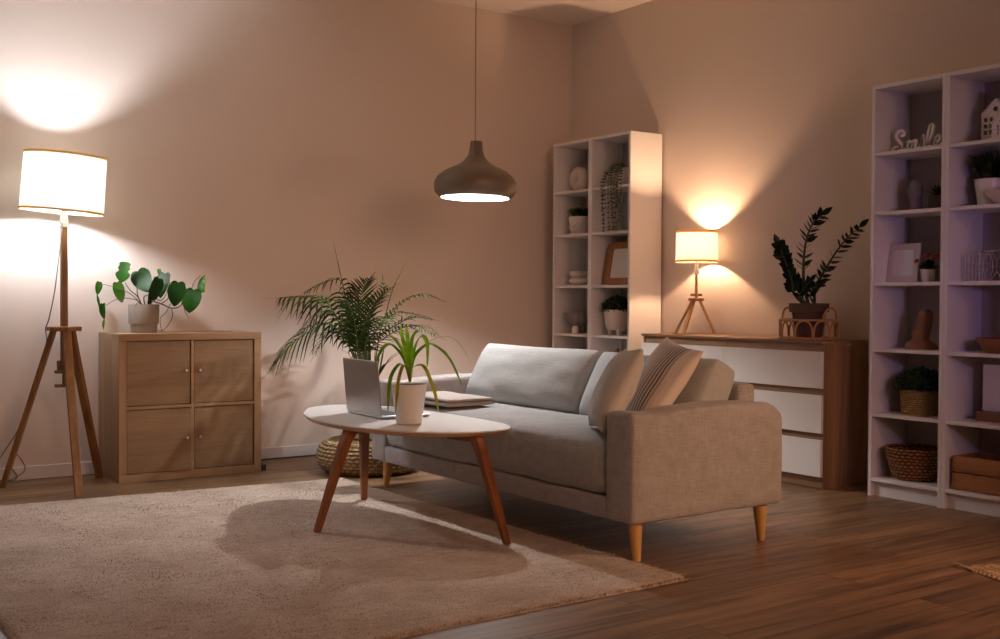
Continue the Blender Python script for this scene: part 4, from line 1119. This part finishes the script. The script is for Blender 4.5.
# plant in woven pot
pc = Vector((-.17,-2.945,LV[1]+EPS))
t = thing('bushy_green_plant', 'small-leaved bushy green plant in a woven straw pot', 'potted plant', pc)
m = MB(); prof = [(.086+.006*(i/12)+.003*abs(sin(i*pi/2)), .122*i/12) for i in range(13)]
m.lathe(prof+[(.086,.122),(.084,.10)], 40, cap1=False, fl=20, fa=.012); m.build('woven_pot', woven('straw_pot', srgb(186,152,96), srgb(110,84,48), 40, .010), t, smooth=60)
m = MB(); m.lathe([(0,.102),(.085,.102)], 20, cap0=False, cap1=False); m.build('soil', SOIL, t)
def bush(t, c, rx, rz_, n, lw, ll, mat, seed, sub=True, up=.3):
    rr = random.Random(seed); lv = MB()
    for k in range(n):
        a = rr.uniform(0,2*pi); e_ = math.asin(rr.uniform(-.15,1)); d = Vector((cos(a)*cos(e_), sin(a)*cos(e_), sin(e_))); r = rr.uniform(.55,1)**.6
        p = Vector(c)+Vector((d.x*rx*r, d.y*rx*r, d.z*rz_*r))
        if k % 3 == 0: lv.tube([Vector(c)+Vector((0,0,-.01)), Vector(c).lerp(p, .6)+Vector((0,0,.004)), p], [.0016,.0012,.0008], 4)
        dd = (d+Vector((rr.uniform(-.8,.8), rr.uniform(-.8,.8), rr.uniform(-.4,.8)+up))).normalized()
        nn = (Vector((0,0,1))+d*.6+Vector((rr.uniform(-.6,.6), rr.uniform(-.6,.6), 0))); blade(lv, p, p+dd*ll*rr.uniform(.7,1.2), nn, lw, [.3,.9,1,.8,.4,.03], 0, .2)
    return lv.build('foliage', mat, t, smooth=180)
bush(t, (0,0,.125), .115, .098, 900, .0055, .020, leafmat('bush_leaf', srgb(36,58,34), srgb(66,92,54), .5, 20, .1), 4)
# wicker basket
pc = Vector((-.165,-2.915,LV[0]+EPS))
t = thing('wicker_basket', 'round brown wicker bowl basket on the bottom shelf', 'basket', pc)
m = MB(); prof = [(.09,0),(.098,.006)]
for i in range(30):
    s_ = i/29; prof.append((.098+.040*s_**.7+.0035*abs(sin(i*pi/2.0)), .008+.138*s_))
prof += [(.143,.150),(.140,.156),(.132,.155),(.130,.145)]+[(.126-.034*s_, .14-.13*s_) for s_ in (0,.3,.6,1)]
m.lathe(prof, 60, fl=30, fa=.012, cap1=True); m.build('basket_body', woven('brown_wicker', srgb(168,116,76), srgb(66,38,22), 30, .016, .9), t, smooth=60)
# ---- right bookcase, right column
def house(name, label, loc, w, h, d, cols, rows, circle=True):
    t = thing(name, label, 'ornament', loc)
    eav = h*.66; m = MB(); WL = plain('white_house_ceramic', (.72,.66,.64), .5)
    # front wall with real openings: bars between the holes
    x_e = []; ww = w*.11; 
    cx_ = [w*(.5+(i-(cols-1)/2)*.20+(.05 if i >= cols/2 else -.05)) for i in range(cols)]
    zr = [eav*(.36+.23*i) for i in range(rows)]; wh = eav*.15
    for (x0_, x1_) in ((0,.009),(d-.009,d)):
        prev = 0
        zs = [(z-wh/2, z+wh/2) for z in zr]; cur = 0
        for (za, zb_) in zs+[(eav,eav)]:
            m.box((x0_,-w,cur),(x1_,0,za))
            if zb_ > za:
                xs = [(c_-ww/2, c_+ww/2) for c_ in cx_]; px = 0
                for a_, b_ in xs+[(w,w)]:
                    m.box((x0_,-a_,za),(x1_,-px,zb_)); px = b_
            cur = zb_
        # gable with a round hole
        hc = Vector((0,-w/2,eav+(h-eav)*.36)); hr = w*.085 if circle else 0
        outer = [(-w,eav),(0,eav),(-w/2,h)]
        n_ = 24; ring_ = [(hc.y+hr*cos(2*pi*i/n_), hc.z+hr*sin(2*pi*i/n_)) for i in range(n_)]
        def edge(a):
            best = None
            for (p, q) in ((outer[0],outer[1]),(outer[1],outer[2]),(outer[2],outer[0])):
                dx, dz = cos(a), sin(a); ex, ez = q[0]-p[0], q[1]-p[1]; det = dx*(-ez)+ez*0+dz*ex
                if abs(det) < 1e-9: continue
                rx_, rz2 = p[0]-hc.y, p[1]-hc.z
                s_ = (rx_*(-ez)+rz2*ex)/det; k = (dx*rz2-dz*rx_)/det
                if s_ > 0 and -1e-6 <= k <= 1+1e-6 and (best is None or s_ < best): best = s_
            return (hc.y+cos(a)*best, hc.z+sin(a)*best)
        angs = sorted([2*pi*i/n_ for i in range(n_)]+[math.atan2(p[1]-hc.z, p[0]-hc.y) % (2*pi) for p in outer])
        vs = []; 
        for a in angs:
            e_ = edge(a)
            for xx in (x0_, x1_): vs += [(xx, hc.y+hr*cos(a), hc.z+hr*sin(a)), (xx, e_[0], e_[1])]
        K = len(angs); fs = []
        for i in range(K):
            a = i*4; b_ = ((i+1) % K)*4
            fs += [(a,a+1,b_+1,b_),(a+2,b_+2,b_+3,a+3),(a,b_,b_+2,a+2),(a+1,a+3,b_+3,b_+1)]
        m.add(vs, fs)
    m.box((.009,-w,0),(d-.009,-w+.008,eav)); m.box((.009,-.008,0),(d-.009,0,eav))
    m.build('walls', WL, t)
    r_ = MB()
    for s_ in (0, 1):
        ya = 0 if s_ else -w
        vs = [(.0,ya,eav),(d,ya,eav),(d,-w/2,h),(.0,-w/2,h)]; off = Vector((0,0,.008))
        r_.add([Vector(v)+off*k+Vector((0,(.004 if s_ else -.004) if i in (0,1) else 0,0)) for k in (.1,1) for i, v in enumerate(vs)], [(0,1,2,3),(7,6,5,4),(0,4,5,1),(1,5,6,2),(2,6,7,3),(3,7,4,0)])
    r_.build('roof', WL, t)
    return t
house('house_lantern', 'large white house ornament with rows of little windows on the top shelf', (-.19,-3.258,LV[5]+EPS), .135, .19, .085, 4, 3)
house('house_lantern', 'smaller white house ornament in front of the larger one', (-.262,-3.352,LV[5]+EPS), .085, .105, .05, 2, 3, True)
# grass pot
def grass(t, c, r, h, n, mat, seed, w=.0028, splay=.8):
    rr = random.Random(seed); lv = MB()
    for k in range(n):
        a = rr.uniform(0,2*pi); q = sqrt(rr.random()); o0 = Vector(c)+Vector((cos(a)*r*.7*q, sin(a)*r*.7*q, 0))
        l = h*rr.uniform(.65,1.05); sp_ = splay*q*l
        p = [o0+Vector((cos(a)*sp_*x**1.6, sin(a)*sp_*x**1.6, l*(x-.22*q*x*x*x))) for x in (0,.3,.6,.85,1)]
        lv.ribbon(p, -fw+Vector((cos(a*3),sin(a*3),.2)), [w,w,w*.8,w*.5,.0004], .2)
    return lv.build('foliage', mat, t, smooth=180)
SG = leafmat('artificial_grass', srgb(28,42,22), srgb(54,74,36), .55, 30)
pc = Vector((-.17,-3.295,LV[4]+EPS))
t = thing('potted_grass', 'dark bushy grass in a white pot below the house ornaments', 'potted plant', pc)
m = MB(); m.lathe([(.050,0),(.053,.004),(.068,.104),(.069,.122),(.066,.124),(.064,.112)], 32, cap1=False); m.build('pot', CERW, t, smooth=40)
m = MB(); m.lathe([(0,.112),(.0645,.112)], 20, cap0=False, cap1=False); m.build('soil', SOIL, t)
grass(t, (0,0,.112), .062, .15, 620, SG, 21, .0026, .55)
pc = Vector((-.262,-3.42,LV[4]+EPS)); m = MB()
o = None
m.lathe([(.035,0),(.04,.003),(.07,.03),(.088,.052),(.090,.054),(.086,.054),(.066,.032),(.03,.010)], 36); o = m.build('shallow_bowl', CERB, None, smooth=50, loc=pc); tag(o, 'pale shallow bowl in front of the white grass pot', 'bowl')
# wire baskets
WIRE = plain('pale_wire', (.66,.60,.58), .4, metal=.2)
def wirebox(label, loc, w, d, h, pattern):
    t = thing('wire_holder', label, 'wire holder', loc); m = MB(); r = .0017
    for z in (r, h): m.tube([(0,0,z),(d,0,z),(d,-w,z),(0,-w,z)], r, 6, closed=True)
    for cx_, cy_ in ((0,0),(d,0),(d,-w),(0,-w)): m.tube([(cx_,cy_,r),(cx_,cy_,h)], r, 6)
    m.build('frame_rim', WIRE, t, smooth=60); m = MB()
    if pattern == 0:
        n_ = 4
        for i in range(n_+1):
            for xx in (0, d): m.tube([(xx,-w*i/n_,r),(xx,-w*i/n_,h)], r*.7, 6)
        for z in (h*.33, h*.66): m.tube([(0,0,z),(d,0,z),(d,-w,z),(0,-w,z)], r*.7, 6, closed=True)
        for i in range(1, 4):
            for yy in (0,-w): m.tube([(d*i/4,yy,r),(d*i/4,yy,h)], r*.7, 6)
    else:
        for xx in (0, d):
            for k in range(2):
                y0_ = -w*k/2; ww = w/2
                for q in (1.0, .55):
                    a, hh = ww/2*q, h/2*(.98 if q == 1 else .86 if q > .5 else .7)
                    ang = .35
                    P = [(xx,y0_-ww/2-a,h/2-hh*ang),(xx,y0_-ww/2-a,h/2+hh*ang),(xx,y0_-ww/2-a*.4,h/2+hh*.95),(xx,y0_-ww/2+a*.4,h/2+hh*.95),(xx,y0_-ww/2+a,h/2+hh*ang),(xx,y0_-ww/2+a,h/2-hh*ang),(xx,y0_-ww/2+a*.4,h/2-hh*.95),(xx,y0_-ww/2-a*.4,h/2-hh*.95)]
                    m.tube(P, r*.8, 6, closed=True)
        for yy in (0,-w): m.tube([(0,yy,h*.5),(d,yy,h*.5)], r*.7, 6)
    m.build('wires', WIRE, t, smooth=60); return t
wirebox('white wire basket with square grid sides', (-.22,-3.206,LV[3]+EPS), .072, .085, .125, 0)
wirebox('white wire holder with long hexagon loops', (-.235,-3.285,LV[3]+EPS), .17, .172, .138, 1)
# wooden tray with red cloth
t = thing('wooden_bowl', 'shallow wooden bowl holding something red', 'bowl', (-.165,-3.375,LV[2]+EPS))
m = MB(); m.lathe([(.085,0),(.092,.004),(.122,.050),(.127,.064),(.122,.066),(.112,.050),(.08,.012)], 40); m.build('bowl_body', wood('tray_wood', srgb(120,78,46), srgb(158,108,66), 'y', .55), t, smooth=45)
m = MB(); m.lathe([(.113,.0525),(.117,.062),(.10,.066),(.06,.062),(.001,.064)], 32, cap0=False, cap1=False); m.build('red_filling', plain('red_cloth', srgb(150,44,36), .9, var=.2, vscale=30., bump=.5), t, smooth=60)
# white panel in a wooden block
t = thing('display_board', 'blank white board standing in a wooden block', 'display board', (-.15,-3.255,LV[1]+EPS))
m = MB(); m.box((-.045,-.21,0),(.035,.002,.045)); m.build('block', wood('block_wood', srgb(104,62,36), srgb(140,90,56), 'y', .5), t, bevel=.002)
m = MB(); m.box((-.008,-.20,.0455),(.006,-.008,.262)); m.build('board', plain('white_board', (.80,.76,.78), .5), t, bevel=.001)
# crate
t = thing('wooden_crate', 'wooden slatted crate on the shelf below the blank white board', 'crate', (-.275,-3.188,LV[0]+EPS))
CRW = wood('crate_wood', srgb(136,86,46), srgb(180,126,76), 'y', .55, 16)
Wc, Dc = .34, .22
for xx in (0, Dc-.011):
    for z0 in (.004,.083): box1((xx,-Wc,z0),(xx+.011,0,z0+.073)).build('slat', CRW, t, bevel=.0015)
for yy in (-.0115, -Wc+.0005):
    for z0 in (.004,.083): box1((.0115,yy,z0),(Dc-.0115,yy+.011,z0+.073)).build('slat', CRW, t, bevel=.0015)
for xx in (.0113, Dc-.0263):
    for yy in (-.027,-Wc+.012): box1((xx,yy,.0042),(xx+.015,yy+.015,.150)).build('post', CRW, t)
box1((.0115,-Wc+.012,0),(Dc-.0115,-.0125,.008)).build('floor_board', CRW, t)

# ---- corner bookcase, left column
pc = Vector((-.15,-.278,LV[5]+EPS)); m = MB(); n1, n2 = 40, 16; vs = []; fs = []
for i in range(n1):
    a = 2*pi*i/n1
    for j in range(n2):
        b_ = 2*pi*j/n2; R_, r_ = .048, .040
        vs.append(((r_*.9)*sin(b_), (R_+r_*cos(b_))*cos(a)*1.0, .087+(R_+r_*cos(b_))*sin(a)))
for i in range(n1):
    for j in range(n2): fs.append((i*n2+j, i*n2+(j+1)%n2, ((i+1)%n1)*n2+(j+1)%n2, ((i+1)%n1)*n2+j))
m.add([Vector(v) for v in vs], fs); m.lathe([(.026,.004),(.03,.0),(.034,.002),(.03,.012)], 24);
o = m.build('ring_vase', CERB, None, smooth=60, loc=pc); tag(o, 'round cream ring-shaped vase on the corner bookcase', 'vase')
pc = Vector((-.15,-.292,LV[4]+EPS))
t = thing('potted_grass', 'short dark grass in a white pot on the corner bookcase', 'potted plant', pc)
m = MB(); m.lathe([(.058,0),(.062,.004),(.082,.118),(.083,.122),(.079,.122),(.077,.112)], 32, cap1=False); m.build('pot', CERW, t, smooth=40)
m = MB(); m.lathe([(0,.112),(.077,.112)], 20, cap0=False, cap1=False); m.build('soil', SOIL, t)
grass(t, (0,0,.112), .07, .085, 420, SG, 22, .0026, .55)
pc = Vector((-.245,-.335,LV[4]+EPS)); m = MB(); rr3 = random.Random(8)
m.lathe([(.022,0),(.024,.003),(.012,.012)], 14)
for k in range(9):
    a = k*2.4; d = Vector((cos(a)*.5, sin(a)*.8, 1)).normalized(); l = rr3.uniform(.05,.085); p1 = Vector((0,0,.008))+d*l*.5+Vector((0,rr3.uniform(-.01,.01),0)); p2 = p1+Vector((d.x+rr3.uniform(-.4,.4), d.y+rr3.uniform(-.6,.6), .8)).normalized()*l*.5
    m.tube([Vector((0,0,.008)), p1, p2], [.006,.005,.004], 7); m.ball(p2, .006, 8, 6)
o = m.build('coral_ornament', CERW, None, smooth=60, loc=pc); tag(o, 'tiny white branching ornament in front of the short grass pot', 'ornament')
pc = Vector((-.16,-.29,LV[3]+EPS)); m = MB()
m.lathe([(.03,0),(.052,.006),(.064,.022),(.064,.034),(.052,.050),(.046,.055),(.056,.062),(.062,.076),(.062,.092),(.058,.098),(.052,.097),(.03,.075)], 36)
o = m.build('double_bulge_vase', CERB, None, smooth=60, loc=pc); tag(o, 'squat cream vase of two stacked bulges on the corner bookcase', 'vase')
pc = Vector((-.15,-.287,LV[2]+EPS)); m = MB()
m.lathe([(.040,0),(.042,.004),(.020,.016),(.016,.030),(.030,.046),(.074,.062),(.092,.10),(.100,.140),(.097,.140),(.088,.10),(.07,.068),(.02,.056)], 96, fl=16, fa=.035)
gm, nt, b = newmat('smoked_glass'); b.inputs['Base Color'].default_value = (.42,.38,.38,1); b.inputs['Roughness'].default_value = .15; b.inputs['Transmission Weight'].default_value = .45
o = m.build('fluted_bowl', gm, None, smooth=60, loc=pc); tag(o, 'grey fluted glass bowl on a short foot', 'bowl')
pc = Vector((-.24,-.355,LV[2]+EPS)); m = MB(); m.lathe([(.02,0),(.022,.002),(.024,.03),(.020,.046),(.012,.052)], 20); o = m.build('votive_candle', CERB, None, smooth=40, loc=pc); tag(o, 'small cream candle next to the fluted glass bowl', 'candle')
pc = Vector((-.16,-.31,LV[1]+EPS))
t = thing('potted_grass', 'dark plant barely showing above the sofa on the corner bookcase', 'potted plant', pc)
m = MB(); m.lathe([(.05,0),(.066,.11),(.063,.11),(.06,.1)], 24, cap1=False); m.build('pot', TERRA, t, smooth=40)
grass(t, (0,0,.095), .06, .13, 220, SG, 23, .004, .5)
# ---- corner bookcase, right column
pc = Vector((-.165,-.765,LV[5]+EPS))
t = thing('hanging_vine', 'trailing vine in a round white pot spilling down the corner bookcase', 'potted plant', pc)
m = MB(); m.lathe([(.035,0),(.05,.006),(.072,.04),(.076,.075),(.066,.108),(.056,.118),(.053,.116),(.06,.1)], 32, cap1=False); m.build('pot', CERW, t, smooth=50)
m = MB(); m.lathe([(0,.1),(.059,.1)], 20, cap0=False, cap1=False); m.build('soil', SOIL, t)
stm = MB(); lv = MB(); rv = random.Random(14)
for k in range(10):
    y_ = .065-.185*k/9+rv.uniform(-.008,.008); xo = -.128-rv.uniform(0,.015); drop = (-.08-.22*rv.random()) if k not in (1,2,6) else -.29
    yt = y_*.6
    q = spline([Vector((0,0,.10)), Vector((-.035,yt*.4,.135)), Vector((-.075,yt*.8,.11+.03*rv.random())), Vector((xo,y_,.045)), Vector((xo-.004,y_+rv.uniform(-.01,.01),drop*.4)), Vector((xo,y_+rv.uniform(-.02,.02),drop))], 12)
    stm.tube(q, .0011, 4)
    for i in range(8, len(q), 2):
        for s_ in (-1, 1):
            d = Vector((rv.uniform(-.8,.1), s_*rv.uniform(.4,1), rv.uniform(-.5,.3))).normalized(); blade(lv, q[i], q[i]+d*rv.uniform(.011,.017), Vector((-1,0,.5)), .006, [.6,1,.95,.6,.05], 0, .1)
stm.build('stems', DG, t, smooth=60); lv.build('leaves', leafmat('vine_leaf', srgb(64,70,54), srgb(112,118,94), .5, 20), t, smooth=180)
t = thing('framed_board', 'wooden tray frame with rounded corners around a white panel', 'frame', (-.215,-.764,LV[3]+EPS+.0035))
def rrect(w, h, r, n=6):
    o = []
    for cx, cy, a0 in ((w/2-r,h-r,0),(-w/2+r,h-r,90),(-w/2+r,r,180),(w/2-r,r,270)):
        for i in range(n+1):
            a = radians(a0+90*i/n); o.append((cx+r*cos(a), cy+r*sin(a)))
    return o
FYm = Matrix(((0,0,1,0),(1,0,0,0),(0,1,0,0),(0,0,0,1)))
A_ = rrect(.33,.28,.05); B_ = [(x*.62, .0425+(y/.28)*.195) for x, y in rrect(.33,.28,.03)]
m = MB(); K = len(A_); vs = []
for d in (0,.016): vs += [(x,y,d) for x,y in A_]+[(x,y,d) for x,y in B_]
fs = []
for i in range(K):
    j = (i+1) % K
    fs += [(i,j,K+j,K+i),(2*K+i,3*K+i,3*K+j,2*K+j),(i,2*K+i,2*K+j,j),(K+i,K+j,3*K+j,3*K+i)]
m.add(vs, fs, 0, FYm); f1 = m.build('frame_border', wood('board_wood', srgb(116,70,36), srgb(156,104,58), 'z', .5), t); f1.rotation_euler = (0, radians(10), 0)
m = MB(); m.prism(B_, .008, .012, T=FYm); f2 = m.build('panel', plain('white_panel', (.70,.66,.64), .4), t); f2.rotation_euler = (0, radians(10), 0)
# small jar hanging in front is the lower end of the vines; footed pot with shrub below
pc = Vector((-.165,-.70,LV[2]+EPS))
t = thing('footed_potted_plant', 'small dark shrub in a cream pot on little feet', 'potted plant', pc)
m = MB(); m.lathe([(.05,.03),(.066,.034),(.076,.05),(.088,.155),(.089,.165),(.085,.165),(.082,.15)], 32, cap1=False); m.build('pot', CERB, t, smooth=45)
for k in range(3):
    a = 2*pi*k/3+.5+pi/2; m = MB(); m.lathe([(.012,0),(.018,.02),(.022,.042)], 14, T=tr(.05*cos(a), .05*sin(a), 0)); m.build('foot', CERB, t, smooth=45)
m = MB(); m.lathe([(0,.15),(.082,.15)], 20, cap0=False, cap1=False); m.build('soil', SOIL, t)
bush(t, (0,0,.16), .10, .085, 700, .005, .022, SG, 31)
pc = Vector((-.2,-.735,LV[1]+EPS)); m = MB(); m.prism([(-.02,-.02),(.02,-.02),(.02,.02),(-.02,.02)], 0, .20); m.lathe([(.016,.2),(.016,.225),(.01,.235)], 14)
o = m.build('wooden_candle_holder', LAMPW, None, bevel=.002, loc=pc); tag(o, 'small wooden candle holder low in the corner bookcase', 'candle holder')

# ------------------------------------------------------------------ lights off to the side of the room
def area(name, loc, target, size, power, col, spread=180):
    d = bpy.data.lights.new(name, 'AREA'); d.shape = 'DISK'; d.size = size; d.energy = power; d.color = col; d.spread = radians(spread)
    o = bpy.data.objects.new(name, d); COL.objects.link(o); o.location = loc
    o.rotation_euler = (Vector(target)-Vector(loc)).to_track_quat('-Z', 'Y').to_euler(); return o
area('warm_room_light', (-.85,-4.8,1.2), (-1.9,-3.3,.25), .16, 6, (1,.57,.33), 105)
area('warm_fill_light', (-3.4,-7.8,2.4), (-2.4,0,1.3), 3.0, 21, (1,.53,.31), 66)  # wide unseen fill, added to brighten the left wall
area('violet_room_light', (-1.7,-5.2,1.15), (-.3,-3.1,1.1), .16, .62, (.62,.38,1.0), 60)

for o in COL.objects:
    if o.parent is None and 'category' in o:
        st_ = o.name.split('.')[0]
        g_ = {'bookcase':'white bookcases along the right wall','house_lantern':'white house ornaments','potted_grass':'artificial grasses in pots','wire_holder':'white wire holders','wooden_bowl':None}.get(st_)
        if g_: o['group'] = g_

w = bpy.data.worlds.new('world'); scn.world = w; w.use_nodes = True
w.node_tree.nodes['Background'].inputs[0].default_value = (.02,.015,.012,1)
vs_ = scn.view_settings; vs_.view_transform = 'Standard'; vs_.look = 'None'; vs_.gamma = 1; vs_.use_curve_mapping = False; vs_.exposure = 0
scn.display_settings.display_device = 'sRGB'
scn.cycles.use_denoising = True
scn.cycles.sample_clamp_indirect = 6
scn.cycles.max_bounces = 10; scn.cycles.diffuse_bounces = 6
